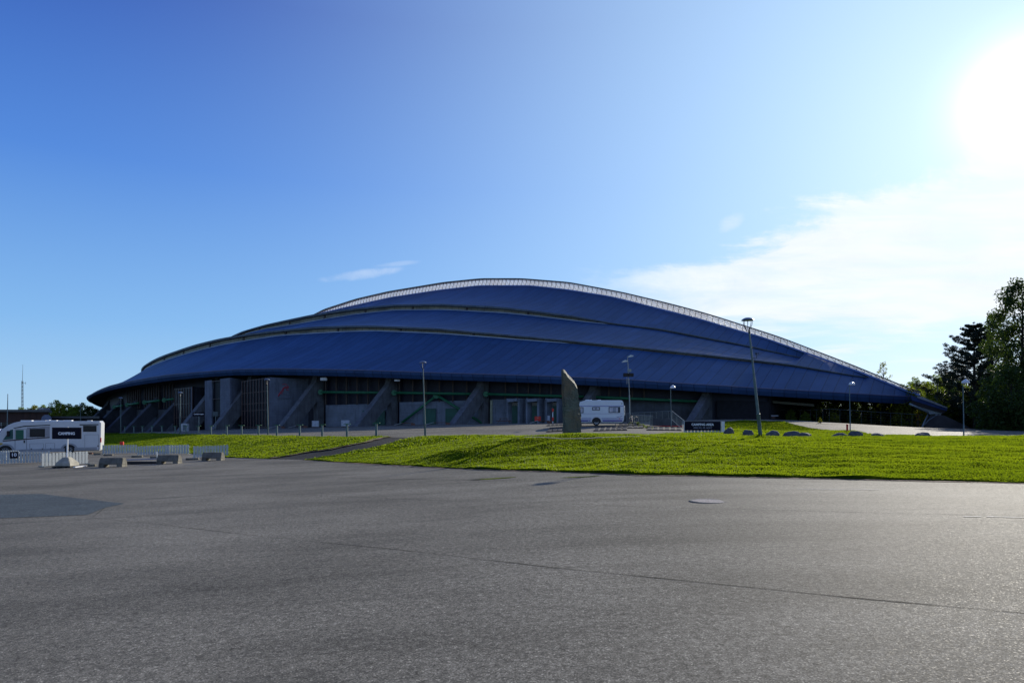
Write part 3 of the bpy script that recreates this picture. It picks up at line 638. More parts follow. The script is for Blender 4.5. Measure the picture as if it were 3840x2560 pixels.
for w0_ in np.linspace(-1, 1, 2)[:-1]:
    a = plan(TE, float(wof('eave', TE))-INSET); b = plan(TE, -float(wof('eave', TE))+INSET)
    mb.bar((a[0], a[1], 2.6), (b[0], b[1], 2.6), .3, 6.2)
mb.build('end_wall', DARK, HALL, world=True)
# pale lower walls, bay by bay
def yz(px, py, inset=INSET): Y = tsolve(px, 'eave', inset)[1]; return EYE+(HY-py)/F*Y
def low_wall(pa, pb, ya, yb, m=CONCL, out=.25, name='lower_wall'):
    ta, tb = tpx(pb), tpx(pa); za, zb = yz(pb, yb), yz(pa, ya)
    return wallstrip(name, ta, tb, gz, lambda t: za+(zb-za)*(t-ta)/(tb-ta), m, out=out, n=5)
for a in ((1226, 1470, 1519, 1512), (1502, 1812, 1508, 1500), (1848, 2210, 1497, 1500)): low_wall(*a)
low_wall(2225, 2620, 1498, 1500, CONCD); low_wall(60+320, 655, 1540, 1535, CONCD)
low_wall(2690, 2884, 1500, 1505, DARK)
for px in (1224, 1264, 1302, 1342, 1382, 1423, 1500, 1550, 1600, 1650, 1700, 1752, 1897, 1942, 1983, 2026, 2068, 2240, 2284, 2327, 2372, 2416):
    t = tpx(px); p = plan(t, float(wof('eave', t))-INSET+.12); mb = MB(); zlo = yz(px, 1517 if px < 1480 else 1507 if px < 1830 else 1497)
    mb.box(-.11, .11, -.18, .18, zlo, zt_(t)-.4, Matrix.Translation((p[0], p[1], 0))); mb.build('wall_mullion', MULL, HALL, world=True)
for px in list(range(618, 662, 11))+list(range(545, 600, 9))+list(range(480, 530, 8)):                 # upright slats in the far left bays
    t = tpx(px); p = plan(t, float(wof('eave', t))-INSET+.1); mb = MB(); mb.box(-.09, .09, -.15, .15, yz(px, 1530), zt_(t)-.4, Matrix.Translation((p[0], p[1], 0))); mb.build('wall_mullion', MULL, HALL, world=True)
# sloping concrete buttresses
def buttress(t, side=1, m=CONCD, top=None, scale=1., back=0.):
    w = float(wof('eave', t))-INSET-back; g = tz(t, w*side)-.3; zt = top if top else zeB(t)+.1; L = zt-g; o_ = 8.3*scale
    poly = [(-.2, g), (-.2, zt), (1.2, zt), (1.55, zt-.13*L), (o_, g), (o_-2.8, g), (1.15, zt-.48*L), (1.0, g)]
    mb = MB(); mb.prism(poly, lambda a, b: V3(t-.55, side*(w+a), b), lambda a, b: V3(t+.55, side*(w+a), b))
    return mb.build('buttress', m, HALL, world=True)
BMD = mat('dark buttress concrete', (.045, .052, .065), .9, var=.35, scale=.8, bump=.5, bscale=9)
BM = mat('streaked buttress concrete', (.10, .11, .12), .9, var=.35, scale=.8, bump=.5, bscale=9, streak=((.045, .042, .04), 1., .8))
for px in (1212, 1488, 1830, 2250, 2668, 968, 842): buttress(tpx(px)+.4, m=BM)
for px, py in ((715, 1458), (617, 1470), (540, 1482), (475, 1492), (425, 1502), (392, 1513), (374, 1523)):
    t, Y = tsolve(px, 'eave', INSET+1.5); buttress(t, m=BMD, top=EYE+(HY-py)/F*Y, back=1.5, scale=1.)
BMX = 0
for px in (2900, 3062):
    ts = np.linspace(-80, 0, 800); C = np.array([plan(t, -(float(wof('eave', t))-INSET*.4)) for t in ts]); qq = CX+F*C[:, 0]/C[:, 1]; t = float(ts[int(np.argmin(abs(qq-px)))])
    buttress(t, -1, m=CONC, scale=.72)
# green ties
def tie(pts, r=.20, name='green_tie_pipe'): mb = MB(); mb.tube(pts, r, 10); return mb.build(name, GREEN, HALL, world=True, smooth=True)
def pe(px, py, out=1.5): Y = tsolve(px, 'eave', INSET-out)[1]; return P(px, py, Y)
for a in ((1203, 1470, 1448, 1472), (1478, 1472, 1790, 1477), (1822, 1477, 2190, 1487), (2222, 1488, 2640, 1506), (617, 1500, 652, 1495), (543, 1508, 598, 1501), (478, 1517, 520, 1511), (430, 1525, 458, 1520)):
    tie([pe(a[0], a[1]), pe(a[2], a[3])], .21)
    mb = MB(); c = pe(a[0], a[1]); mb.lathe([(.02, -.2), (.42, -.2), (.42, .2), (.02, .2)], c, 12, 'y'); mb.build('tie_flange', GREEN, HALL, world=True)
tie([pe(1640, 1480, .9), pe(1497, 1592, .9)], .19); tie([pe(1636, 1480, .9), pe(1815, 1590, .9)], .19)
mb = MB(); mb.lathe([(.02, -.12), (.5, -.12), (.5, .12), (.02, .12)], pe(1636, 1482, 1.0), 14, 'y'); mb.build('tie_flange', GREEN, HALL, world=True)
hb(P(2896, 1507, 104), P(3050, 1519, 104), .5, .35, 'yellow_beam', mat('weathered beam', (.08, .075, .04), .7, var=.2))
# green doors
def hdoor(x0, x1, ytop, ybot, out=.3, frame=True):
    tm = tpx((x0+x1)/2); a = pe(x0, ybot, out); b = pe(x1, ybot, out); z1 = pe(x0, ytop, out).z; z0 = min(a.z, b.z)-.1
    d = (Vector((b.x, b.y, 0))-Vector((a.x, a.y, 0))); mb = MB(); nrm = Vector((d.y, -d.x, 0)).normalized()
    def slab(aa, bb, za, zb, o0, o1): 
        A = aa+nrm*o0; B = bb+nrm*o0; C = bb+nrm*o1; D = aa+nrm*o1
        return [Vector((q.x, q.y, z)) for z in (za, zb) for q in (A, B, C, D)], [(0, 3, 2, 1), (4, 5, 6, 7), (0, 1, 5, 4), (1, 2, 6, 5), (2, 3, 7, 6), (3, 0, 4, 7)]
    mb.add(*slab(a, b, z0, z1, 0, .08)); dr = mb.build('door', GREEND, HALL, world=True)
    e = d.normalized()*.12; mb = MB()
    for aa, bb, za, zb in ((a-e, a, z0, z1+.12), (b, b+e, z0, z1+.12), (a, b, z1, z1+.12)): mb.add(*slab(aa, bb, za, zb, 0, .13))
    mb.build('door_frame', GREEND, dr, world=True); mb = MB(); n = max(2, int(d.length/.45))
    for k in range(1, n): c = a+d*k/n; mb.add(*slab(c, c+d.normalized()*.03, z0, z1, .08, .10))
    mb.build('door_rib', GREEND, dr, world=True); return dr
for a in ((1364, 1442, 1541, 1594), (1592, 1632, 1534, 1590), (1674, 1720, 1534, 1590)): hdoor(*a, out=.35)
# pale portals with recessed green doors
for fx_, dx0, dx1 in ((1900, 1917, 1943), (1973, 1998, 2016), (2046, 2075, 2100)):
    for q0, q1, yt in ((fx_-1, fx_+5, 1493), (fx_+41, fx_+48, 1493)):
        a, b = pe(q0, 1590, 1.6), pe(q1, 1590, 1.6); z1 = pe(q0, yt, 1.6).z; mb = MB()
        back = Vector((PN[0], PN[1], 0))*-1.9
        mb.add([a, b, b+back, a+back]+[Vector((q.x, q.y, z1)) for q in (a, b, b+back, a+back)], [(0, 3, 2, 1), (4, 5, 6, 7), (0, 1, 5, 4), (1, 2, 6, 5), (2, 3, 7, 6), (3, 0, 4, 7)])
        for v in mb.v[:4]: v.z = h(v.x, v.y)-.2
        mb.build('portal_fin', CONCL, HALL, world=True)
    a, b = pe(fx_+5, 1502, 1.5), pe(fx_+41, 1499, 1.5); hb(a, b, 1.6, .45, 'portal_lintel', CONCL)
    hdoor(dx0, dx1, 1524, 1586, out=.45)
    mb = MB(); a, b = pe(dx0-3, 1509, .4), pe(dx1+2, 1509, .4); mb.bar(a+Vector((0, 0, -.3)), b+Vector((0, 0, -.3)), .2, .65); mb.build('door_transom', GLZ, HALL, world=True)
mb = MB(); a = pe(1842, 1500, .5); mb.bar(a, Vector((a.x, a.y, h(a.x, a.y))), .35, .2, up=(0, 1, 0)); mb.build('pale_slot', mat('frosted slot', (.25, .27, .18), .5), HALL, world=True)  # pale upright bar against the wall
# projecting stair wings: glazed lattice and cast concrete faces
def wing(pl_, pc, pr_, label):                                # each: (px, ytop, ybottom, Y)
    A, B, C = pl_, pc, pr_
    def face(name, U, V_, m, f0=0., f1=1., z0f=0., z1f=1., thick=.3, out=0.):
        ub, ut, vb, vt = P(U[0], U[2], U[3]), P(U[0], U[1], U[3]), P(V_[0], V_[2], V_[3]), P(V_[0], V_[1], V_[3])
        vt.z = vt.z; d = Vector((vb.x-ub.x, vb.y-ub.y, 0)); nrm = Vector((d.y, -d.x, 0)).normalized()
        def pt(f, g): b_ = ub.lerp(vb, f); t_ = ut.lerp(vt, f); return Vector((b_.x, b_.y, (b_.z-.3)*(1-g)+t_.z*g))
        q = [pt(f0, z0f), pt(f1, z0f), pt(f1, z1f), pt(f0, z1f)]; mb = MB()
        mb.add([v+nrm*out for v in q]+[v+nrm*(out-thick) for v in q], [(0, 1, 2, 3), (7, 6, 5, 4), (0, 4, 5, 1), (1, 5, 6, 2), (2, 6, 7, 3), (3, 7, 4, 0)])
        return mb.build(name, m, HALL, world=True), pt, nrm
    return face
def wing_at(l, c, r, kl, kr, f=0.): Yc = tsolve(c[0], 'eave', f)[1]; return ((*l, Yc*kl), (*c, Yc), (*r, Yc*kr))
WA = wing_at((655, 1457, 1613), (722, 1450, 1611), (775, 1452, 1609), 1.05, 1.04, .6)
WB = wing_at((768, 1428, 1608), (862, 1416, 1606), (925, 1422, 1603), 1.035, 1.04, -.9)
WC = wing_at((909, 1428, 1604), (1008, 1414, 1603), (1185, 1422, 1600), 1.035, 1.04, -.9)
def lattice(g, pt, nrm, f0, f1, nv, hs, wd=.09):
    mb = MB()
    for i in range(nv+1):
        f = f0+(f1-f0)*i/nv; mb.bar(pt(f, 0)+nrm*.06, pt(f, 1)+nrm*.06, wd, .14, up=nrm)
    for z in hs: mb.bar(pt(f0, z)+nrm*.05, pt(f1, z)+nrm*.05, .1, .07, up=(0, 0, 1))
    mb.build('glazing_frame', mat('brown frame', (.12, .085, .075), .5), g, world=True)
def wing_top(Wg):
    mb = MB(); pts = [P(q[0], q[1], q[3]) for q in Wg]; bk = pts[0]+(pts[2]-pts[1]); z = [p.z-.05 for p in pts]; 
    mb.add([Vector((p.x, p.y, p.z-.02)) for p in pts+[bk]], [(0, 1, 2, 3)]); mb.build('wing_roof', DARK, HALL, world=True)
for Wg in (WA, WB, WC): wing_top(Wg)
PF = lambda U, V_, *a, **k: wing(WA[0], WA[1], WA[2], '')(*a[:1], U, V_, *a[1:], **k)
g, pt, nrm = PF(WA[0], WA[1], 'wing_window', HGLZ); lattice(g, pt, nrm, 0, 1, 7, (.02, .33, .63, .98))
PF(WA[1], WA[2], 'wing_wall', CONC)
PF(WB[0], WB[1], 'wing_wall', CONC, f0=0, f1=.28); PF(WB[0], WB[1], 'wing_wall', CONC, f0=.62, f1=1.)
g, pt, nrm = PF(WB[0], WB[1], 'wing_window', HGLZ, f0=.28, f1=.62, out=-.35); lattice(g, pt, nrm-nrm*1.0, .28, .62, 3, (.3, .62, .97)); PF(WB[1], WB[2], 'wing_wall', CONC)
g, pt, nrm = PF(WC[0], WC[1], 'wing_window', HGLZ); lattice(g, pt, nrm, 0, 1, 9, (.05, .38, .52, .74, .985))
w_, pt, nrm = PF(WC[1], WC[2], 'wing_wall', CONC)
# square relief with a red line figure of a gliding skater
u0, u1 = .15, .44
mb = MB(); q = [pt(u0, .60), pt(u1, .60), pt(u1, .905), pt(u0, .905)]; mb.add([v+nrm*.12 for v in q]+[v for v in q], [(0, 1, 2, 3), (0, 4, 5, 1), (1, 5, 6, 2), (2, 6, 7, 3), (3, 7, 4, 0)]); rp = mb.build('relief_panel', CONC, w_, world=True)
def rp_pt(a, b): return pt(u0+(u1-u0)*a, .60+.305*b)+nrm*.15
for ln in ([(.42, .88), (.6, .92), (.76, .86), (.88, .72)], [(.86, .72), (.62, .74), (.46, .66), (.44, .56), (.36, .48), (.22, .32), (.14, .18)], [(.46, .64), (.52, .5), (.4, .36), (.3, .30), (.22, .2), (.12, .14), (.2, .24)], [(.72, .7), (.72, .58), (.86, .53)]):
    pass
mb = MB()
for ln, r_ in (([(.42, .88), (.6, .92), (.76, .86), (.88, .72)], .045), ([(.86, .70), (.66, .76), (.48, .66), (.44, .55), (.34, .44), (.22, .30), (.14, .17)], .07), ([(.84, .66), (.62, .68), (.52, .62), (.5, .5), (.40, .36), (.28, .32), (.2, .2)], .05), ([(.73, .68), (.72, .56), (.88, .52)], .04), ([(.10, .16), (.2, .13)], .04), ([(.34, .30), (.44, .28)], .04)):
    mb.tube([rp_pt(*p) for p in ln], r_, 6)
mb.build('red_figure', mat('faded red outline', (.40, .03, .05), .6), HALL, world=True).parent = w_
# small fittings
for px, py, wd, hh, m in ((1215, 1421, 1.0, .45, WHITE), (1490, 1426, .8, .25, WHITE), (1100, 1520, .0, .0, None)):
    if m: c = pe(px, py, 2.6); mb = MB(); mb.box(-wd/2, wd/2, -.3, .3, -hh/2, hh/2, Matrix.Translation(c)); mb.build('eave_floodlight', m, HALL, world=True)

# ------------------------------------------------------------ street lamps
def lamp_basket(label, px, Y, hgt, lean=(0, 0), sensor=False, group='post-top street lamps with domed caps'):
    b = gp(px, Y); t = thing('street_lamp', label, 'street lamp', b, 0, group); lx, ly = lean
    def L(z): return Vector((lx*z/hgt, ly*z/hgt, z))
    mb = MB(); mb.tube([L(-.2), L(1.05), L(1.07), L(1.09), L(hgt*.5), L(hgt*.5+.01), L(hgt-.66)], [.085, .078, .092, .062, .056, .046, .038], 12); mb.build('pole', POLEG, t, smooth='auto')
    top = L(hgt); mb = MB(); mb.tube([L(hgt-.68), L(hgt-.58)], [.05, .045], 12)
    for k in range(4):
        a = math.pi/4*0+k*math.pi/2+.3; c, s = math.cos(a), math.sin(a)
        mb.tube([top+Vector((c*.04, s*.04, -.60)), top+Vector((c*.14, s*.14, -.46)), top+Vector((c*.215, s*.215, -.30)), top+Vector((c*.235, s*.235, -.11))], [.016, .014, .012, .012], 6)
    mb.build('lamp_arms', LAMPD, t, smooth='auto')
    mb = MB(); mb.lathe([(.01, .0), (.12, -.01), (.21, -.05), (.265, -.105), (.275, -.125), (.25, -.125), (.2, -.11), (.02, -.10)], top, 24); mb.build('lamp_cap', mat('domed cap', (.16, .18, .22), .3, .5), t, smooth='auto')
    mb = MB(); mb.lathe([(.012, -.11), (.02, -.14), (.018, -.2), (.010, -.5)], top, 8); mb.build('bulb_stem', m_glass('frosted bulb', (.5, .5, .5), .3), t, smooth='auto')
    if sensor:
        z = L(hgt-1.75); mb = MB(); mb.tube([z, z+Vector((.14, 0, -.02)), z+Vector((.2, 0, .0)), z+Vector((.2, 0, .14))], .013, 6); mb.lathe([(.05, 0), (.045, .03)], z+Vector((.2, 0, .14)), 8)
        for k in range(3): a = k*2.1; mb.lathe([(.005, -.03), (.035, 0), (.005, .03)], z+Vector((.2+.07*math.cos(a), .07*math.sin(a), .2)), 8)
        mb.tube([z+Vector((.2, 0, .1)), z+Vector((.2, 0, .22))], .01, 6); mb.build('wind_sensor', LAMPD, t)
    return t
lamp_basket('tall near lamp post on the grass with a small wind sensor on its side', 2853, 29.5, 5.25, (-.53, .1), True)
lamp_basket('lamp post at the grass edge just right of the path', 1595, 53, 5.95, (-.2, 0))
lamp_basket('lamp post in front of the concrete relief with the red figure', 1005, 67, 5.6, (-.1, 0))
lamp_basket('lamp post before the far left glazed wing of the hall', 675, 83, 5.2, (.04, 0))
lamp_basket('lamp post in front of the left row of sloping buttresses', 453, 101, 5.4)
lamp_basket('lamp post right behind the motorhome roof, before the far trees', 302, 112, 3.7+1.2)
def lamp_dome(label, px, ybase, ytop, Y):
    b = gp(px, Y); hh = EYE+(HY-ytop)/F*Y-b.z; t = thing('street_lamp', label, 'street lamp', b, 0, 'dome lamps on slim posts')
    mb = MB(); mb.tube([(0, 0, -.2), (0, 0, .9), (0, 0, .92), (-.06, 0, hh-.45), (-.05, 0, hh-.2), (.05, 0, hh-.05), (.2, 0, hh-.02)], [.055, .052, .038, .032, .03, .03, .03], 10); mb.build('pole', POLEG, t, smooth='auto')
    mb = MB(); r = .29; mb.lathe([(.04, .06), (.05, .03)]+[(r*math.sin(a), r*math.cos(a)-.28) for a in [x*math.pi/20 for x in range(2, 11)]]+[(r*.9, -.28), (.05, -.2)], (.16, 0, hh), 22); mb.build('lamp_shade', mat('opal dome', (.62, .64, .66), .3, var=.04), t, smooth='auto'); return t
lamp_dome('white dome lamp on a slim post left of the camping area sign', 2517, 1603, 1445, 72)
lamp_dome('white dome lamp standing by the shaded slope under the roof tip', 3188, 1613, 1432, 66)
lamp_dome('white dome lamp in front of the tall pine on the right', 3614, 1637, 1423, 55)
b = gp(2357, 80); t = thing('floodlight_mast', 'grey mast with two floodlights and two loudspeaker boxes behind the caravan', 'floodlight mast', b)
zt2 = lambda y: EYE+(HY-y)/F*80-b.z
mb = MB(); mb.tube([(.2, 0, -.2), (.1, 0, zt2(1483)), (.1, 0, zt2(1480)), (-.12, 0, zt2(1335))], [.075, .07, .05, .04], 10); mb.tube([(-.10, 0, zt2(1350)), (-.4, 0, zt2(1352))], .03, 6); mb.build('mast_pole', GALV, t, smooth='auto')
for x, y in ((.22, 1337), (-.45, 1356)):
    mb = MB(); mb.prism([(-.32, 0), (.3, .10), (.34, .22), (.0, .3), (-.3, .12)], lambda a, c: Vector((x+a, -.16, zt2(y)+c-.1)), lambda a, c: Vector((x+a, .16, zt2(y)+c-.1))); mb.build('floodlight', STEEL, t)
for x in (-.33, .28):
    mb = MB(); mb.box(x-.28, x+.28, -.3, .2, zt2(1412), zt2(1399)); mb.build('loudspeaker', BLACK, t, bevel=.03)
mb = MB(); mb.box(-.12, .3, -.15, .15, zt2(1394), zt2(1383)); mb.build('junction_box', GALV, t)
mb = MB(); mb.tube([(-.2, -.05, zt2(1415)), (-.2, -.05, zt2(1440))], .03, 6); mb.build('cable_duct', GALV, t)

# ------------------------------------------------------------ bollards, stone, boulders
names = {1411: 'green bollard nearest the path at the right end of the row', 1301: 'second bollard from the right end, with a white panel behind it', 1208: 'third bollard from the path end of the row', 1124: 'fourth bollard from the path end of the row', 1038: 'bollard just right of the lamp post by the relief wall', 969: 'bollard just left of the lamp post by the relief wall', 906: 'bollard before the left edge of the large glazed wing', 850: 'bollard before the concrete wing with a slot window', 791: 'bollard before the left part of the slot window wing', 744: 'bollard below the small dump station sign', 697: 'bollard just right of the pale cabinet by the far glazed wing', 657: 'bollard left of the pale cabinet, in shade', 607: 'shaded bollard fifth from the left end', 570: 'shaded bollard fourth from the left end', 534: 'shaded bollard third from the left end', 502: 'shaded bollard second from the left end', 468: 'shaded bollard at the far left end of the row'}
first = None
for px, lb in names.items():
    Y = 1/(.0128+(px-745)*1.08e-5); b = gp(px, Y)
    if first is None:
        t = first = thing('bollard', lb, 'bollard', b, 0, 'green bollards along the road edge')
        mb = MB(); mb.tube([(0, 0, -.1), (0, 0, 1.04)], [.085, .085], 14); mb.build('post', POLEG, t, smooth='auto')
        mb = MB(); mb.box(-.26, .26, -.12, .12, 1.04, 1.075); mb.tube([(0, 0, 1.0), (0, 0, 1.06)], .1, 12); mb.build('bollard_cap', GREEN, t)
    else: t = copytree(first); t.location = b; t['label'] = lb
def m_stone():
    m, N, b = pbase('rusty slate'); o = N.new('ShaderNodeTexCoord').outputs['Object']
    n = N.noise(N.mapv(o, (1, 1, .5)), 2.2, 7, .65, .5); n2 = N.noise(N.mapv(o, (1, 1, 5)), 2.5, 6, .7); n3 = N.noise(o, .9, 4)
    c = N.mix(N.ramp(n3, [(.4, 0.), (.62, 1.)]), (.075, .10, .078, 1), (.15, .095, .045, 1)); c = N.mix(N.ramp(n, [(.42, 0.), (.64, 1.)]), c, (.035, .045, .04, 1)); c = N.mix(N.ramp(n2, [(.56, 0.), (.75, .7)]), c, (.16, .165, .13, 1))
    N.put(b.inputs['Base Color'], c); b.inputs['Roughness'].default_value = .7
    bp = N.new('ShaderNodeBump'); bp.inputs['Distance'].default_value = .06; N.put(bp.inputs['Height'], N.math('ADD', n, n2)); N.l.new(bp.outputs[0], b.inputs['Normal']); return m
STONE = m_stone()
Ys = 32.3; b = P(2146, 1650, Ys); b.z = h(b.x, b.y)
t = thing('standing_stone', 'tall rusty grey slab of stone with a slanted top standing on the grass', 'standing stone', b)
outl = [(2119, 1652), (2118, 1560), (2115, 1470), (2112, 1388), (2116, 1384), (2122, 1385), (2134, 1401), (2146, 1414), (2158, 1427), (2168, 1445), (2170, 1478), (2170, 1500), (2175, 1507), (2173, 1518), (2178, 1531), (2177, 1545), (2180, 1556), (2178, 1575), (2181, 1590), (2178, 1608), (2181, 1625), (2183, 1640), (2182, 1652)]
ds = Vector((.669, .743, 0)); ns = Vector((.743, -.669, 0))
def onplane(px, py, off):                                    # slab plane runs along the sun's azimuth
    # ray through the pixel meets the plane through b with normal ns, moved by off
    dr = Vector(((px-CX)/F, 1, (HY-py)/F)); o0 = Vector((0, 0, EYE)); k = (b+ns*off-o0).dot(ns)/dr.dot(ns); return o0+dr*k
mb = MB(); n_ = len(outl); front = [onplane(x, y, 0) for x, y in outl]; back = [p-ns*(.13+.02*math.sin(i*1.7))+ds*.03*math.sin(i*2.3) for i, p in enumerate(front)]
mid = [p-ns*.02 for p in front]
for i in range(3, 10): mid[i] = front[i]-ns*.07; front[i] = front[i]+Vector((0, 0, -.17))-ds*(.05 if i > 5 else 0.)
mb.v = front+mid+back; mb.f = [tuple(range(n_)), tuple(range(2*n_, 3*n_))[::-1]]+[(k*n_+i, k*n_+(i+1) % n_, (k+1)*n_+(i+1) % n_, (k+1)*n_+i) for k in (0, 1) for i in range(n_)]; mb.mi = [0]*len(mb.f)
o = mb.build('stone_slab', STONE, t, world=True)
bm = bmesh.new(); bm.from_mesh(o.data); bmesh.ops.triangulate(bm, faces=bm.faces[:]); 
for _ in range(4):
    bmesh.ops.subdivide_edges(bm, edges=[e for e in bm.edges if e.calc_length() > .16], cuts=1); bmesh.ops.triangulate(bm, faces=bm.faces[:])
for v in bm.verts:
    p = v.co; k = .014*math.sin(p.z*1.9+p.x*3)+.008*math.sin(p.z*6+p.y*5); v.co += ns*(k+random.uniform(-.004, .004))
bm.to_mesh(o.data); bm.free()
ribbon('slab_surround', [tuple(hit(x, y, 20, 45)[:2]) for x, y in ((1965, 1646), (2105, 1652), (2190, 1652), (2300, 1646), (2400, 1643))], .10, mat('weathered plinth stone', (.16, .15, .13), .9), .09)
BOULD = mat('grey boulder', (.085, .088, .095), .9, var=.35, scale=3, bump=.8, bscale=10, streak=((.06, .06, .06), 1.5, .5))
for i, (px, w_px, ytop, yb, lb) in enumerate(((2735, 34, 1606, 1626, 'rounded boulder right beside the camping area sign'), (2806, 42, 1610, 1635, 'tall lobed boulder left of the near lamp post'), (2892, 50, 1616, 1639, 'blocky boulder just right of the near lamp post'), (2969, 62, 1616, 1638, 'broad humped boulder, rear one of an overlapping pair'), (3010, 66, 1623, 1641, 'low sloping boulder, front one of an overlapping pair'), (3147, 54, 1626, 1639, 'low flat boulder left of a taller smooth boulder'), (3203, 54, 1618, 1637, 'smooth rounded boulder below the middle dome lamp'), (3290, 50, 1626, 1639, 'flat boulder on the right part of the lawn edge'), (3463, 52, 1622, 1640, 'dark domed boulder at the road edge before the roof tip'), (3805, 44, 1636, 1642, 'very low pale rock at the right edge of the photo'))):
    Y = 36.5 if px < 2760 else 33.5; b = gp(px, Y); rr = random.Random(i*5+1); bm = bmesh.new(); bmesh.ops.create_icosphere(bm, subdivisions=4, radius=1)
    wx = w_px/2/F*Y; hz_ = EYE+(HY-ytop)/F*Y-b.z; ph = [rr.uniform(0, 6) for _ in range(6)]
    for v in bm.verts:
        c = v.co; k = 1+.22*math.sin(2.1*c.x+ph[0])*math.sin(2.3*c.z+ph[1])+.09*math.sin(4.1*c.y+ph[2]+3*c.x)+.04*math.sin(9*c.x+ph[3])*math.sin(8*c.z+ph[4])
        if i == 1: k += -.14*math.exp(-(c.x/.16)**2)*(c.z > -.2)
        v.co = Vector((c.x*k*wx, c.y*k*wx*.75, (max(c.z*k, -.3)+.3)*hz_/1.22-.02+(c.x*hz_*.2*(1 if i in (4, 5) else 0))))
    me = bpy.data.meshes.new('boulder'); bm.to_mesh(me); bm.free(); me.materials.append(BOULD); me.polygons.foreach_set('use_smooth', [True]*len(me.polygons))
    o = bpy.data.objects.new('boulder', me); COL.objects.link(o); o.location = b+Vector((0, 0, .03)); tag(o, lb, 'boulder', 'boulders along the lawn edge')
exec_rest = True

# ------------------------------------------------------------ vehicles
def wheel(parent, x, y, z, r, w=.2, spokes=7):
    t = MB().lathe([(r*.62, -w/2), (r*.93, -w/2), (r, -w*.3), (r, w*.3), (r*.93, w/2), (r*.62, w/2)], (x, y, z), 26, 'y').build('wheel', BLACK, parent, smooth='auto')
    mb = MB().lathe([(r*.05, -w*.25), (r*.55, -w*.25), (r*.60, -w*.55), (r*.64, -w*.52), (r*.64, w*.3), (r*.05, w*.3)], (x, y, z), 26, 'y'); mb.build('wheel_well', mat('rim dark', (.03, .03, .035), .5), t, smooth='auto')
    mb = MB().lathe([(.01, -w*.5), (r*.16, -w*.5), (r*.17, -w*.2)], (x, y, z), 12, 'y')
    for k in range(spokes):
        a = 2*math.pi*k/spokes; c, s = math.cos(a), math.sin(a); mb.bar((x+c*.05, y-w*.42, z+s*.05), (x+c*r*.61, y-w*.50, z+s*r*.61), r*.13, .03, up=(0, 1, 0))
    mb.tube([(x+r*.61*math.cos(a), y-w*.5, z+r*.61*math.sin(a)) for a in [2*math.pi*k/26 for k in range(27)]], r*.035, 6); mb.build('rim', STEEL, t, smooth='auto'); return t
def side_profile(name, poly, y0, y1, m, parent, bev=.05):
    mb = MB(); mb.prism(poly, lambda a, b: Vector((a, y0, b)), lambda a, b: Vector((a, y1, b))); return mb.build(name, m, parent, bevel=bev, smooth='auto')
def plate(name, x0, x1, z0, z1, y, m, parent, th=.012, bev=0.): mb = MB(); mb.box(x0, x1, y-th, y, z0, z1); return mb.build(name, m, parent, bevel=bev)
def polyplate(name, pts, y, m, parent, th=.012): mb = MB(); mb.prism(pts, lambda a, b: Vector((a, y-th, b)), lambda a, b: Vector((a, y, b))); return mb.build(name, m, parent)
def outline(name, x0, x1, z0, z1, y, parent, w=.018, m=None):
    mb = MB(); yy = y-.006
    for a, b in (((x0, z0), (x1, z0)), ((x1, z0), (x1, z1)), ((x1, z1), (x0, z1)), ((x0, z1), (x0, z0))): mb.bar((a[0], yy, a[1]), (b[0], yy, b[1]), w, .012, up=(0, 1, 0))
    return mb.build(name, m or mat('panel gap', (.12, .12, .13), .7), parent)
# motorhome: local x runs from the nose (-) to the tail (+), its door side faces the camera
pA, pB = P(-16, 1700, 60.2), P(388, 1700, 63.5); pA.z = h(pA.x, pA.y); pB.z = h(pB.x, pB.y); LEN = (pB-pA).length
MH = thing('motorhome', 'white motorhome parked on the left lot behind the camping sign', 'motorhome', (pA+pB)/2, math.atan2(pB.y-pA.y, pB.x-pA.x))
hx = LEN/2; sx = LEN/1275.
def X_(px): return -hx+(px-0)*sx                              # px: enlarged photo columns 0..1275
def Z_(py): return (1182-py)/360*2.92
W2 = 1.15
prof = [(-8, 1150), (-12, 1090), (5, 1040), (60, 975), (118, 905), (180, 862), (250, 835), (320, 822), (1245, 817), (1262, 826), (1268, 850), (1264, 1000), (1258, 1150)]
body = side_profile('body', [(X_(a), Z_(b)) for a, b in prof], -W2, W2, BODY, MH, .07)
yS = -W2
polyplate('skirt', [(X_(240), Z_(1158)), (X_(240), Z_(1128)), (X_(835), Z_(1118)), (X_(835), Z_(1158))], yS, SKIRT, MH, .02); polyplate('skirt', [(X_(945), Z_(1150)), (X_(945), Z_(1114)), (X_(1215), Z_(1112)), (X_(1215), Z_(1140))], yS, SKIRT, MH, .02)
polyplate('cab_window', [(X_(122), Z_(1022)), (X_(170), Z_(960)), (X_(205), Z_(915)), (X_(236), Z_(908)), (X_(236), Z_(1014))], yS, m_glass('cab glass', (.02, .10, .10), .06), MH)
o = polyplate('windscreen', [(-.001, 0), (0, 0)], 0, GLZ, MH) if False else None
mb = MB(); a, b = Vector((X_(14), 0, Z_(1020))), Vector((X_(106), 0, Z_(906))); d = (b-a).normalized(); nn = Vector((-d.z, 0, d.x)); off = nn*.03
mb.add([a+off+Vector((0, s*.98, 0)) for s in (-1, 1)]+[b+off+Vector((0, s*.98, 0)) for s in (1, -1)]+[a-off+Vector((0, s*.98, 0)) for s in (-1, 1)]+[b-off+Vector((0, s*.98, 0)) for s in (1, -1)], [(0, 1, 2, 3), (4, 7, 6, 5), (0, 4, 5, 1), (1, 5, 6, 2), (2, 6, 7, 3), (3, 7, 4, 0)])
mb.build('windscreen', m_glass('blue glass', (.05, .12, .25), .05), MH)
dr = outline('entry_door', X_(258), X_(388), Z_(1142), Z_(908), yS, MH, .025)
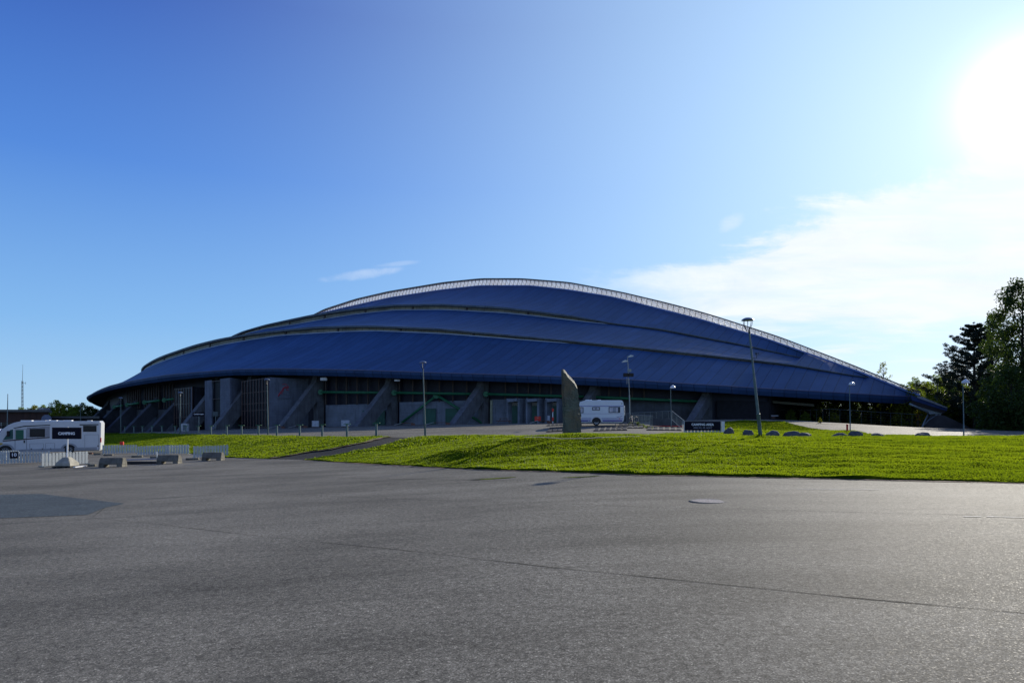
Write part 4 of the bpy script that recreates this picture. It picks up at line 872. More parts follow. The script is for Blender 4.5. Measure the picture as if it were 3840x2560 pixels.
plate('door_window', X_(266), X_(355), Z_(1016), Z_(916), yS, m_glass('green tinted glass', (.01, .12, .08), .08), dr, .016); plate('door_handle', X_(356), X_(371), Z_(1056), Z_(1030), yS-.01, BLACK, dr, .03)
for x0, x1, y0, y1 in ((425, 600, 993, 903), (1050, 1212, 938, 870)):
    w = plate('window', X_(x0), X_(x1), Z_(y0), Z_(y1), yS, BLACK, MH, .03, .01); plate('pane', X_(x0+14), X_(x1-14), Z_(y0-12), Z_(y1+14), yS-.03, GLZ, w, .006)
polyplate('upper_stripe', [(X_(236), Z_(893)), (X_(360), Z_(870)), (X_(660), Z_(858)), (X_(660), Z_(867)), (X_(360), Z_(882)), (X_(250), Z_(900))], yS, LAMPD, MH); polyplate('upper_stripe', [(X_(1008), Z_(867)), (X_(1008), Z_(855)), (X_(1236), Z_(853)), (X_(1236), Z_(865))], yS, LAMPD, MH)
polyplate('grey_panel', [(X_(392), Z_(1000)), (X_(392), Z_(890)), (X_(655), Z_(875)), (X_(655), Z_(988))], yS, mat('silver panel', (.30, .30, .33), .35), MH, .006)
polyplate('lower_stripe', [(X_(120), Z_(1040)), (X_(120), Z_(1028)), (X_(400), Z_(1008)), (X_(655), Z_(992)), (X_(655), Z_(1004)), (X_(400), Z_(1020))], yS, mat('maroon stripe', (.05, .02, .03), .4), MH, .014)
for x0, x1, y0, y1 in ((424, 582, 1132, 1065), (606, 712, 1130, 1062), (1070, 1238, 1142, 972)):
    o = outline('locker_hatch', X_(x0), X_(x1), Z_(y0), Z_(y1), yS, MH, .016)
    for lx in ((x0+12, x1-18) if x1 < 700 else ((x0+52,) if x1 < 1000 else (x1-14,))): plate('lock', X_(lx), X_(lx+14), Z_(1128 if x1 < 1000 else 1105), Z_(1118 if x1 < 1000 else 1092), yS-.01, BLACK, o, .012)
mb = MB(); mb.box(X_(84), X_(118), yS-.014, yS, Z_(1085), Z_(1055)); mb.build('yellow_badge', mat('yellow badge', (.5, .33, .01), .5), MH)
mb = MB(); mb.box(X_(1258), X_(1270), yS-.01, yS+.18, Z_(1058), Z_(1008)); mb.build('tail_light', RED, MH)
mb = MB(); mb.box(X_(172), X_(200), yS-.25, yS-.05, Z_(985), Z_(925)); mb.build('wing_mirror', BLACK, MH, bevel=.03)
for x0, x1, hh in ((300, 430, .06), (450, 590, .05), (605, 635, .09), (640, 720, .07), (735, 800, .06), (805, 900, .08), (1085, 1140, .05)):
    mb = MB(); mb.box(X_(x0), X_(x1), -.6, .2, 2.90, 2.95+hh); mb.build('roof_hatch', WHITE, MH, bevel=.02)
for px in (150, 885):
    mb = MB(); cx_ = X_(px); arc = [(cx_+.66*math.cos(a), .36+.60*math.sin(a)) for a in [math.pi*k/14 for k in range(15)]]; inn = [(cx_+.50*math.cos(a), .36+.46*math.sin(a)) for a in [math.pi*k/14 for k in range(14, -1, -1)]]
    polyplate('wheel_arch', arc+inn, yS, SKIRT, MH, .03); polyplate('arch_gap', inn, yS, BLACK, MH, .004); wheel(MH, cx_, yS+.06, .36, .36, .24)
mb = MB(); mb.box(X_(20), X_(1240), -1., 1., .22, .40); mb.build('chassis', BLACK, MH)
# a second pale motorhome seen only past the nose of the first
b = gp(-22, 70); t = thing('motorhome', 'pale motorhome mostly cut off at the left edge, behind the first', 'motorhome', b, 0)
side_profile('body', [(-2.6, .35), (-2.6, 2.2), (.3, 2.25), (1.3, 1.9), (1.9, 1.3), (2.2, 1.1), (2.3, .35)], -1.1, 1.1, BODY, t, .06); plate('window', .2, 1.2, 1.25, 1.8, -1.1, GLZ, t); wheel(t, 1.4, -1.0, .34, .34, .22)
# caravan
YC = 67.5; pR = P(2341, 1597, YC); sc = YC/F; pR.z = h(pR.x, pR.y)
CV = thing('caravan', 'white touring caravan with purple stripes half hidden by the standing stone', 'caravan', pR, 0)
def cx(p): return (p-2341)*sc
gz0 = EYE+(HY-1597)/F*YC
def cz(y): return EYE+(HY-y)/F*YC-pR.z
prof = [(2142, 1583), (2142, 1540), (2150, 1520), (2172, 1507), (2198, 1500), (2330, 1500), (2337, 1504), (2339, 1514), (2341, 1560), (2339, 1578), (2334, 1583)]
body = side_profile('body', [(cx(a), cz(b)) for a, b in prof], 0, 2.2, mat('caravan shell', (.66, .72, .76), .35, var=.03, scale=2), CV, .06)
for y, hgt, x0 in ((1566.0, .9, 2144), (1568.6, .9, 2144), (1571.4, 1.2, 2144)):
    for a, b in ((x0, 2218), (2255, 2336)): plate('stripe', cx(a), cx(b), cz(y+hgt), cz(y), 0, PURP, CV, .006)
for a, b in ((2144, 2216), (2254, 2334)): plate('stripe', cx(a), cx(b), cz(1579.6), cz(1574.4), 0, PURP, CV, .006)
plate('waist_trim', cx(2146), cx(2338), cz(1551), cz(1550), 0, mat('mauve line', (.20, .16, .34), .5), CV, .008); plate('shoulder_trim', cx(2160), cx(2338), cz(1523.5), cz(1520.5), 0, mat('lilac line', (.25, .28, .50), .4), CV, .02)
for a, b, y0, y1 in ((2166, 2188, 1548, 1526), (2220.5, 2249.5, 1538, 1525.5), (2282.5, 2325.5, 1547, 1525)):
    w = plate('window', cx(a), cx(b), cz(y0), cz(y1), 0, mat('dark window frame', (.03, .035, .05), .4), CV, .035, .012); inn = plate('pane', cx(a+2.2), cx(b-(8 if a > 2280 else 2.4)), cz(y0-2), cz(y1+2.2), -.035, m_glass('sky tinted pane', (.20, .24, .32), .08), w, .006)
    plate('curtain', cx(a+3), cx(a+(b-a)*.35), cz(y0-2.4), cz(y1+2.6), -.041, mat('net curtain', (.5, .5, .55), .8), w, .003); plate('curtain', cx(a+(b-a)*.62), cx(b-(9 if a > 2280 else 3.4)), cz(y0-2.4), cz(y1+2.6), -.041, mat('net curtain', (.5, .5, .55), .8), w, .003)
c0 = cx(2236.5); r0 = .36
arc = [(c0+.62*math.cos(a), .36+.60*math.sin(a)) for a in [math.pi*k/16 for k in range(17)]]; inn = [(c0+.46*math.cos(a), .36+.46*math.sin(a)) for a in [math.pi*k/16 for k in range(16, -1, -1)]]
polyplate('wheel_arch', arc+inn, 0, BODY, CV, .03); polyplate('arch_gap', inn, 0, BLACK, CV, .010); wheel(CV, c0, .12, .35, .35, .2)
mb = MB(); mb.box(cx(2150), cx(2325), .2, 2.0, .30, .42); mb.build('chassis', BLACK, CV)
for px in (2156, 2176, 2305, 2320):
    mb = MB(); mb.bar((cx(px), .15, .36), (cx(px+6), .15, .0), .05, .05); mb.build('corner_steady', GALV, CV)
mb = MB()
for z in (1522, 1526, 1549, 1554): mb.tube([(cx(2341), .3, cz(z)), (cx(2345), .3, cz(z)), (cx(2346.5 if z < 1540 else 2345.5), 1.6, cz(z))], .018, 6)
mb.tube([(cx(2344), .3, cz(1520)), (cx(2345), .3, cz(1556))], .02, 6); mb.tube([(cx(2344), 1.6, cz(1520)), (cx(2345), 1.6, cz(1556))], .02, 6); mb.build('cycle_carrier', WHITE, CV)
for a, b in ((2199, 2222), (2245, 2256)): mb = MB(); mb.box(cx(a), cx(b), .5, 1.1, cz(1500)-.02, cz(1497.5)); mb.build('roof_hatch', WHITE, CV, bevel=.015)
mb = MB(); mb.box(cx(2331), cx(2333), -.02, 0, cz(1515), cz(1510)); mb.build('air_vent', BLACK, CV)
mb = MB(); mb.tube([(cx(2312), -.012, cz(1561.5)), (cx(2319), -.012, cz(1563)), (cx(2321), -.012, cz(1560)), (cx(2325), -.012, cz(1562.5)), (cx(2328), -.012, cz(1560)), (cx(2334), -.012, cz(1558.5))], .022, 5); mb.build('line_emblem', PURP, CV)
for a, m_ in ((2253, RED), (2323, RED), (2208, WHITE)): mb = MB(); mb.lathe([(.005, -.012), (.045, -.012), (.045, 0)], (cx(a), 0, cz(1569 if m_ is RED else 1577)), 10, 'y'); mb.build('reflector', m_, CV)
# bicycles
def bicycle(label, px, Y, rz, lean, dark):
    b = gp(px, Y); t = thing('bicycle', label, 'bicycle', b, rz, 'bicycles parked beside the caravan'); t.rotation_euler = (lean, 0, rz); r = .34
    for x in (-.52, .52):
        mb = MB(); pts = [(x+r*math.cos(a), 0, r+r*math.sin(a)) for a in [2*math.pi*k/20 for k in range(21)]]; mb.tube(pts, .022, 6)
        w = mb.build('wheel', BLACK, t, smooth='auto'); mb = MB()
        for k in range(9): a = k*math.pi*2/9; mb.tube([(x, 0, r), (x+r*math.cos(a), 0, r+r*math.sin(a))], .003, 4)
        mb.build('spokes', STEEL, w)
    mb = MB(); B = (-.08, 0, .30); Sx = (-.24, 0, .82); Hd = (.36, 0, .86)
    for a, c in ((B, Sx), (Sx, Hd), (B, (.38, 0, .72)), (B, (-.52, 0, .34)), (Sx, (-.52, 0, .34)), (Hd, (.40, 0, .66)), ((.40, 0, .66), (.52, 0, .34))): mb.tube([a, c], .018, 6)
    mb.build('frame', dark, t, smooth='auto')
    mb = MB(); mb.tube([(.34, 0, .86), (.33, 0, .98), (.30, 0, 1.0)], .014, 6); mb.tube([(.22, -.28, 1.0), (.33, -.1, 1.0), (.33, .1, 1.0), (.22, .28, 1.0)], .014, 6); mb.build('handlebar', LAMPD, t, smooth='auto')
    mb = MB(); mb.prism([(-.40, -.07), (-.22, -.06), (-.08, -.015), (-.08, .015), (-.22, .06), (-.40, .07)], lambda a, c: Vector((a, c, .92)), lambda a, c: Vector((a, c, .96))); mb.tube([(-.24, 0, .8), (-.26, 0, .93)], .013, 6); mb.build('saddle', BLACK, t)
    mb = MB(); mb.tube([(-.08, -.08, .30), (-.02, -.09, .16)], .012, 5); mb.tube([(-.08, .08, .30), (-.14, .09, .44)], .012, 5); mb.lathe([(.01, -.03), (.09, -.03), (.09, -.02), (.01, -.02)], (-.08, 0, .30), 14, 'y'); mb.build('crank_set', STEEL, t)
FB = mat('dark bicycle frame', (.03, .035, .06), .35)
bicycle('dark bicycle parked nearest the caravan, left of the railing', 2363, 70.5, R(62), R(8), FB)
bicycle('dark bicycle in the middle of the three beside the railing', 2373, 70.0, R(75), R(-6), mat('violet bicycle frame', (.06, .04, .14), .35))
bicycle('bicycle at the right of the three beside the railing', 2384, 69.5, R(58), R(6), FB)

# ------------------------------------------------------------ pickets, signs, barriers
def picket(label, x0, x1, y0, y1, yt0, yt1, n, Y0, Y1, double=False):
    a, b = hit(x0, y0), hit(x1, y1)
    if Y0: a = gp(x0, Y0); b = gp(x1, Y1)
    L = math.hypot(b.x-a.x, b.y-a.y); t = thing('picket_fence', label, 'fence', a, math.atan2(b.y-a.y, b.x-a.x), 'white picket fence panels on the camping lot')
    ha = (y0-yt0)/F*a.y; hb_ = (y1-yt1)/F*b.y; dz = b.z-a.z
    for i in range(n):
        f = i/n; x = L*f; w = L/n*.74; z = dz*f; hh = ha+(hb_-ha)*f; mb = MB(); mb.box(x, x+w, -.012, .012, z+.06, z+hh*random.uniform(.97, 1.02)); mb.build('picket', PICK, t)
    for fz in (.28, .78): mb = MB(); mb.bar((0, .035, ha*fz), (L, .035, dz+hb_*fz), .04, .07, up=(0, 1, 0)); mb.build('rail', PICK, t)
    for f in (0.01, .99): mb = MB(); mb.bar((L*f, .05, dz*f-.05), (L*f, .05, dz*f+hb_*.95), .05, .05); mb.bar((L*f, -.25, dz*f+.03), (L*f, .35, dz*f+.03), .06, .05); mb.build('support', GALV, t)
    return t, a, L
picket('white picket fence at the left edge just under the motorhome nose', -10, 72, 1724, 1724, 1688, 1687, 9, 50, 50)
tF, aF, LF = picket('white picket fence carrying the number 10 board', -10, 190, 1744, 1738, 1697, 1694, 17, 44, 45.5)
picket('white picket fence behind the foot of the camping sign', 157, 332, 1757, 1747, 1706, 1699, 14, 40, 42.5)
picket('white picket fence right behind the tail of the motorhome', 384, 516, 1703, 1700, 1668, 1667, 13, 58, 59)
picket('long white picket fence in front of the sunlit grass, left half', 516, 636, 1710, 1709, 1674, 1672, 12, 54, 54.8)
picket('long white picket fence in front of the sunlit grass, right half', 620, 711, 1707, 1708, 1673, 1672, 9, 55.8, 55)
picket('rightmost white picket fence, partly behind a concrete block', 725, 858, 1724, 1717, 1679, 1675, 12, 47, 48.5)
x0 = (36+10)/200*LF
mb = MB(); mb.box(x0, x0+.42, -.05, -.03, .62*.62, .42+.40); nb = mb.build('number_board', NAVY, tF); nb.location = (0, 0, 0)
text_mesh('lettering', '10', .30, TEXTW, nb, (x0+.21, -.056, .605), bold=.008)
# camping sign on its concrete foot
b = hit(252, 1752, 30, 50); Yb = b.y; k = Yb/F
t = thing('camping_sign', 'black CAMPING signboard on a white pole set in a concrete foot', 'sign', b, 0)
def bz(y): return EYE+(HY-y)/F*Yb-b.z
mb = MB(); q = .44; mb.add([(-q, -q, .1), (q, -q, .1), (q, q, .1), (-q, q, .1), (-q*.92, -q*.92, .28), (q*.92, -q*.92, .28), (q*.92, q*.92, .28), (-q*.92, q*.92, .28), (-.15, -.15, bz(1713)), (.15, -.15, bz(1713)), (.15, .15, bz(1713)), (-.15, .15, bz(1713))], [(0, 3, 2, 1), (8, 9, 10, 11)]+[(i+j*4, (i+1) % 4+j*4, (i+1) % 4+j*4+4, i+j*4+4) for j in (0, 1) for i in range(4)]); mb.build('concrete_foot', BARRL, t, bevel=.02)
mb = MB(); mb.tube([(0, 0, bz(1714)), (0.02, 0, bz(1600))], .042, 10); mb.build('sign_pole', WHITE, t, smooth='auto')
x0, x1 = (199-252)*k, (308-252)*k; mb = MB(); mb.box(x0, x1, -.09, -.05, bz(1645), bz(1602)); sb = mb.build('signboard', NAVY, t)
text_mesh('lettering', 'CAMPING', .215, TEXTW, sb, ((x0+x1)/2, -.096, bz(1625)), bold=.008)
b2 = b.copy(); t = thing('pallet', 'dark pallet with white ends under the concrete foot of the camping sign', 'pallet', (b.x+.12, b.y, b.z-.02))
for y in (-.45, 0, .45): mb = MB(); mb.box(-.62, .72, y-.05, y+.05, .0, .05); mb.build('pallet_runner', BLACK, t)
for x in (-.6, -.3, 0, .3, .6): mb = MB(); mb.box(x-.07, x+.07, -.5, .5, .05, .10); mb.build('pallet_board', WHITE if x > .5 else BLACK, t)
def barrier(label, x0, x1, yt, yb):
    a = hit((x0+x1)/2, yb, 30, 60); k = a.y/F; L = (x1-x0)*k; hh = (yb-yt)*k
    t = thing('concrete_barrier', label, 'barrier', a, R(random.uniform(-5, 5)), 'concrete blocks on the camping lot')
    mb = MB(); s = .07; mb.prism([(-.26, .14), (-.26, .24), (-.16, hh), (.16, hh), (.26, .24), (.26, .14)], lambda a_, z: Vector((-L/2+(z-.14)*s, a_, z)), lambda a_, z: Vector((L/2-(z-.14)*s, a_, z))); o = mb.build('block', BARR, t, bevel=.03)
    for s_ in (-1, 1): mb = MB(); mb.box(s_*(L/2-.16)-.15, s_*(L/2-.16)+.15, -.28, .28, -.03, .16); mb.build('foot', BARR, t, bevel=.02)
barrier('leftmost mossy concrete block on the camping lot', 379, 468, 1715, 1750)
barrier('middle concrete block with a notched top, right of the steel frame', 594, 676, 1705, 1738)
barrier('rightmost concrete block in front of the picket fence', 762, 838, 1695, 1726)
a = hit(526, 1740, 30, 60); k = a.y/F; t = thing('steel_frame', 'low steel frame lying between two concrete blocks', 'barrier frame', a)
mb = MB(); mb.tube([(-.95, 0, .28), (1.1, -.05, .34)], .02, 6); mb.tube([(-.95, .3, .22), (1.1, .3, .30)], .02, 6); mb.build('rail', STEEL, t); mb = MB(); mb.bar((1.1, -.1, 0), (1.0, -.05, .75), .05, .05); mb.bar((.9, -.3, .02), (1.3, .4, .02), .05, .05); mb.build('end_post', STEEL, t)
mb = MB(); mb.box(-.95, .95, .0, .35, 0.0, .16); mb.build('rubber_mat', BLACK, t, bevel=.02)
for lb, px, py, w in (('small concrete kerb piece behind the left concrete block', 407, 1708, 34), ('dark kerb piece by the tail of the motorhome', 364, 1705, 22), ('kerb piece lying at the right end of the sign fence', 346, 1748, 26), ('kerb piece between the two long picket fences', 515, 1714, 40), ('kerb piece just left of the notched concrete block', 578, 1717, 26), ('long kerb piece beside the rightmost picket fence', 722, 1724, 46), ('flat reddish slab under the motorhome tail', 341, 1702, 12)):
    a = hit(px, py, 30, 66); t = thing('kerb_piece', lb, 'kerb', a, R(random.uniform(-12, 12)), 'loose kerb pieces on the camping lot'); L = w*a.y/F; mb = MB(); mb.box(-L/2, L/2, -.12, .12, 0, .13); mb.build('kerb_block', BRICKR if 'reddish' in lb else BARR, t, bevel=.02)
a = gp(457, 62); a.z = max(a.z, EYE+(HY-1668)/F*62); t = thing('red_box', 'small red box on a post behind the picket fence', 'box', gp(457, 62)); zz = EYE+(HY-1661)/F*62-t.location.z
mb = MB(); mb.tube([(0, 0, -.1), (0, 0, zz)], .03, 8); mb.build('post', GALV, t); mb = MB(); mb.box(-.15, .15, -.1, .1, zz-.16, zz+.14); mb.build('box_body', RED, t, bevel=.02)
# camping area sign
Ya = 44.; a = gp(2635, Ya); k = Ya/F; t = thing('camping_area_sign', 'dark CAMPING AREA price board mounted on white picket fencing', 'sign', a)
def az(y): return EYE+(HY-y)/F*Ya-a.z
def ax(p): return (p-2635)*k
for i in range(11): x = ax(2567.5+i*12.9); mb = MB(); mb.box(x, x+.155, -.01, .012, az(1627-i*.15), az(1582)); mb.build('picket', PICK, t)
mb = MB(); mb.box(ax(2566), ax(2704), .012, .05, az(1600), az(1597)); mb.build('rail', PICK, t)
for p, w in ((2564, 2.6), (2702, 3)): mb = MB(); mb.box(ax(p), ax(p+w), -.05, .02, az(1629 if p < 2600 else 1626), az(1578)); mb.build('support', PICK, t)
mb = MB(); mb.box(ax(2707), ax(2717), -.03, .03, az(1627), az(1579)); mb.build('end_post', WHITE, t)
mb = MB(); mb.bar((ax(2565), -.05, .03), (ax(2563), -.5, .0), .04, .04); mb.build('foot', GALV, t)
mb = MB(); mb.box(ax(2567), ax(2702), -.045, -.012, az(1613), az(1580)); sb = mb.build('signboard', NAVY, t)
text_mesh('lettering', 'CAMPING AREA', .20, TEXTW, sb, (ax(2634), -.051, az(1591.5)), bold=.007); text_mesh('lettering', 'NOK 350,- PR. NIGHT', .125, mat('dim lettering', (.34, .35, .42), .5), sb, (ax(2635), -.051, az(1603.5)), bold=.002)
# dump station sign
Yt = 95.; a = gp(746, Yt); k = Yt/F; t = thing('direction_sign', 'small black dump station sign on a post between two hall wings', 'sign', a); z_ = lambda y: EYE+(HY-y)/F*Yt-a.z
mb = MB(); mb.tube([(0, 0, 0), (0, 0, z_(1552))], .05, 8); mb.build('sign_pole', GALV, t); mb = MB(); mb.box(-23*k, 22*k, -.08, -.05, z_(1560), z_(1545)); sb = mb.build('signboard', NAVY, t)
text_mesh('lettering', 'TØMMESTASJON', .185, TEXTW, sb, (0, -.086, z_(1552.5)), bold=.004)
Yt = 108.; a = gp(808, Yt); t = thing('notice_board', 'small grey green notice board before the slot window of the hall', 'sign', a); z_ = lambda y: EYE+(HY-y)/F*Yt-a.z
mb = MB(); mb.tube([(0, 0, 0), (0, 0, z_(1552))], .04, 8); mb.build('sign_pole', GALV, t); mb = MB(); mb.box(-.42, .42, -.08, -.05, z_(1560), z_(1543)); sb = mb.build('signboard', mat('grey green board', (.05, .08, .09), .5), t)

# ------------------------------------------------------------ things along the foot of the hall
def rack(label, x0, x1, yt, yb, Y):
    a = gp(x0, Y); b = gp(x1, Y); k = Y/F; L = b.x-a.x; t = thing('bicycle_rack', label, 'bicycle rack', a, 0, 'low striped bicycle racks on the road'); hh = max(.14, (yb-yt)*k*.8); D = .9
    n = max(4, int(L/.40)); dz = b.z-a.z
    mb = MB(); mb.bar((0, 0, .04), (L, 0, dz+.04), .06, .08); mb.build('front_rail', BLACK, t); mb = MB(); mb.bar((.2, D, hh+.14), (L+.2, D, dz+hh+.14), .05, .05); mb.build('rear_rail', BLACK, t)
    for i in range(n):
        x = L*(i+.5)/n; mb = MB(); mb.bar((x, 0, dz*x/L+.07), (x+.22, D, dz*x/L+hh+.12), L/n*.68, .03); mb.build('wheel_slot', BLACK, t)
    for x in (.0, L): mb = MB(); mb.bar((x, D, 0), (x, D, .75), .045, .045); mb.build('end_post', GALV, t)
    return t
rack('striped bicycle rack in front of the caravan wheel, nearest row', 2225, 2352, 1613, 1624, 54)
rack('striped bicycle rack left of the camping area sign', 2424, 2556, 1612, 1622, 54)
rack('striped bicycle rack below the bicycles, middle row', 2311, 2413, 1602, 1610, 60); rack('striped bicycle rack below the bicycles, rear row', 2320, 2388, 1592, 1600, 65)
rack('striped bicycle rack left of the standing stone, front row', 2048, 2125, 1608, 1616, 58); rack('striped bicycle rack left of the standing stone, middle row', 2054, 2125, 1599, 1606, 62); rack('striped bicycle rack left of the standing stone, rear row', 2049, 2125, 1588, 1594, 72)
def front(px, d): Y = tsolve(px, 'eave', INSET)[1]-d; return gp(px, Y), Y
a, Y = front(1889, 4); t = thing('picnic_table', 'brown wooden picnic table with fixed benches by the hall wall', 'picnic table', a)
for n_, q in (('table_top', (-.75, .75, -.9, .9, .72, .77)), ('bench', (-1.15, -.80, -.9, .9, .42, .46)), ('bench', (.80, 1.15, -.9, .9, .42, .46))): mb = MB(); mb.box(*q); mb.build(n_, WOOD, t)
for y in (-.7, .7):
    for s in (-1, 1): mb = MB(); mb.bar((s*.95, y, 0), (s*.42, y, .73), .12, .06); mb.build('leg', WOOD, t)
    mb = MB(); mb.bar((-1.1, y-.07, .40), (1.1, y-.07, .40), .05, .1); mb.build('cross_beam', WOOD, t)
a, Y = front(2016.5, 10); k = Y/F; t = thing('red_board', 'red board standing on two legs before the concrete portals', 'sign', a); z_ = lambda y: EYE+(HY-y)/F*Y-a.z
for x in (-10, 10): mb = MB(); mb.bar((x*k, 0, 0), (x*k, 0, z_(1561)), .05, .05); mb.build('leg', GALV, t)
mb = MB(); mb.box(-11.5*k, 11.5*k, -.06, -.02, z_(1578), z_(1561)); sb = mb.build('board', RED, t, bevel=.01); mb = MB(); mb.box(-.1, .12, -.066, -.06, z_(1568), z_(1564.5)); mb.build('faded_mark', mat('faded mark', (.5, .2, .12), .6), sb)
a, Y = front(2073, 14); k = Y/F; t = thing('signal_post', 'white post with a red head and a red box low down', 'post', a); z_ = lambda y: EYE+(HY-y)/F*Y-a.z
mb = MB(); mb.tube([(0, 0, 0), (0, 0, z_(1533))], .06, 8); mb.build('post', WHITE, t); mb = MB(); mb.box(-.13, .13, -.14, .12, z_(1543), z_(1531)); mb.build('red_head', RED, t, bevel=.03); mb = MB(); mb.box(-.12, .12, -.14, .12, z_(1578), z_(1564)); mb.build('red_case', RED, t, bevel=.03)
for lb, px, y0, y1, w, dist, rz in (('pale panel leaning by the vertical leg of the left big buttress', 1183, 1605, 1582, 26, 8, 0), ('off white panel behind the second bollard from the path', 1295, 1603, 1580, 30, 10, .1), ('narrow pale panel between the red board and the signal post', 2057, 1586, 1561, 9, 10, .3), ('pale meter cabinet on the ground before the glazed far wing', 694, 1621, 1592, 24, 22, 0)):
    a, Y = front(px, dist); k = Y/F; hh = max(.9, (y0-y1)*k); t = thing('panel', lb, 'panel', a, rz)
    if 'cabinet' in lb: t.name = 'meter_cabinet'; t['category'] = 'cabinet'; mb = MB(); mb.box(-w*k/2, w*k/2, -.3, .3, 0, hh); mb.build('case', mat('pale cabinet', (.42, .45, .46), .6), t, bevel=.03); mb = MB(); mb.box(-.2, .25, -.33, -.30, .15, hh-.2); mb.build('cabinet_door', mat('cabinet door', (.10, .13, .16), .5), t)
    else:
        mb = MB(); mb.box(-w*k/2, w*k/2, -.04, .02, .12, hh+.1); mb.build('sheet', mat('pale ribbed sheet', (.40, .44, .50), .6), t)
        for x in (-.4, 0, .4): mb = MB(); mb.box(x*w*k-.03, x*w*k+.03, -.07, -.04, .14, hh+.08); mb.build('rib', mat('pale ribbed sheet', (.40, .44, .50), .6), t)
        mb = MB(); mb.bar((-w*k/2, .3, .04), (w*k/2, .3, .04), .1, .1); mb.build('skid', WOOD, t)
for lb, px, dist, w in (('stack of pallets and planks by the left big buttress', 1125, 9, 1.6), ('timber trestle lying before the crossed green braces, left one', 1525, 8, 1.8), ('timber trestle lying before the crossed green braces, right one', 1650, 8, 2.2), ('low timber trestle left of the second picture window bay', 1045, 10, 1.3), ('low barrier boards left of the white post', 2035, 12, 1.8)):
    a, Y = front(px, dist); t = thing('trestle', lb, 'trestle', a, .15, 'low timber trestles along the hall'); mb = MB(); mb.bar((-w/2-.9, -.4, .05), (-w/2+.2, 0, .35), .09, .06); mb.build('sloping_board', mat('weathered board', (.30, .31, .32), .8), t)
    mb = MB(); mb.bar((-w/2, 0, .30), (w/2, 0, .34), .08, .08); mb.build('beam', WOOD, t); mb = MB(); mb.box(w/2-.3, w/2+.3, -.2, .2, 0, .32); mb.build('block', BRICKR, t, bevel=.02)
def railing(label, pts, n, hgt=1.05, nm='railing', m=GALV, group=None, pitch=.0):
    a = pts[0]; t = thing(nm, label, 'railing', a, 0, group); P3 = [p-a for p in pts]
    mb = MB(); mb.tube([p+Vector((0, 0, hgt)) for p in P3], .025, 6); mb.build('top_rail', m, t); mb = MB(); mb.tube([p+Vector((0, 0, .12)) for p in P3], .018, 6); mb.build('bottom_rail', m, t)
    for i in range(len(P3)-1):
        for j in range(n+(i == len(P3)-2)):
            q = P3[i].lerp(P3[i+1], j/n); mb = MB(); big = j % 6 == 0; mb.tube([q, q+Vector((0, 0, hgt))], .024 if big else .009, 5); mb.build('baluster', m, t)
    return t
q0, q1 = gp(2368, 73), gp(2447, 66); q0.z = EYE+(HY-1590)/F*73; q1.z = EYE+(HY-1597)/F*66; railing('grey railing sloping from the bicycles to the stairwell', [q0, q1], 34, 1.0)
q0, q1 = P(2350, 1580, 90), P(2514, 1572, 88); railing('long faint railing on the ramp along the dark concrete wall', [q0, q1], 44, 1.1)
q0, q1 = P(2520, 1577, 70), P(2566, 1620, 60); railing('railing descending the stairs left of the camping area sign', [q0, q1], 14, 1.0)
t = thing('stairwell_wall', 'dark low stairwell wall with a red kerb behind the lamp post', 'wall', gp(2503, 76)); zb = EYE+(HY-1601)/F*76-t.location.z
mb = MB(); mb.box(-1.9, 1.6, 0, .3, zb-.2, zb+.95); mb.build('wall_body', CONCD, t); mb = MB(); mb.box(-1.9, 1.6, -.08, -.002, zb-.1, zb+.16); mb.build('red_kerb', RED, t)
a = gp(3177, 66); t = thing('red_post', 'short red post left of the middle dome lamp', 'post', a); mb = MB(); mb.tube([(0, 0, 0), (0, 0, .68)], .09, 10); mb.build('post', RED, t, smooth='auto'); mb = MB(); mb.lathe([(.095, .60), (.11, .64), (.06, .74), (.01, .76)], (0, 0, 0), 12); mb.build('cap', RED, t, smooth='auto')
a = gp(2905, 95); t = thing('red_white_barrier', 'small red and white barrier beneath the far leaning buttress', 'barrier', a, .1); mb = MB(); mb.box(-.5, .5, -.04, .04, .50, .62); mb.build('white_board', SKIRT, t)
for x in (-.6, .6): mb = MB(); mb.bar((x*.7, 0, 0), (x*.7, 0, .6), .06, .06); mb.build('leg', BRICKR, t)
mb = MB(); mb.box(-.5, .1, -.05, -.041, .25, .36); mb.build('red_board', BRICKR, t)
a = hit(2657, 1878, 8, 20); t = thing('manhole_cover', 'round worn metal manhole cover in the asphalt', 'manhole cover', a); mb = MB(); mb.lathe([(.01, .006), (.30, .006), (.31, .0)], (0, 0, 0), 28); mb.build('cover_plate', mat('worn cast iron', (.22, .20, .20), .9, .0, .6, 25, bump=1., bscale=60), t); mb = MB(); mb.lathe([(.32, .002), (.33, .007), (.345, .007), (.35, -.01)], (0, 0, 0), 28); mb.build('cover_ring', PATCH, t)
WATER = m_glass('puddle water', (.035, .04, .04), .03, .5)
for (px, py, wx, wy) in ((1853, 1794, .62, .12), (2180, 1788, .5, .09)):
    c = hit(px, py, 12, 40); n_ = 40; pts = [(c.x+wx*math.cos(a)*(1+.12*math.sin(3*a+px)+.06*math.sin(7*a)), c.y+wy*1.5*math.sin(a)*(1+.15*math.sin(2*a+1))) for a in [2*math.pi*i/n_ for i in range(n_)]]
    o = patch('puddle', pts, WATER, .007)
    o.data.polygons.foreach_set('use_smooth', [False]*len(o.data.polygons))

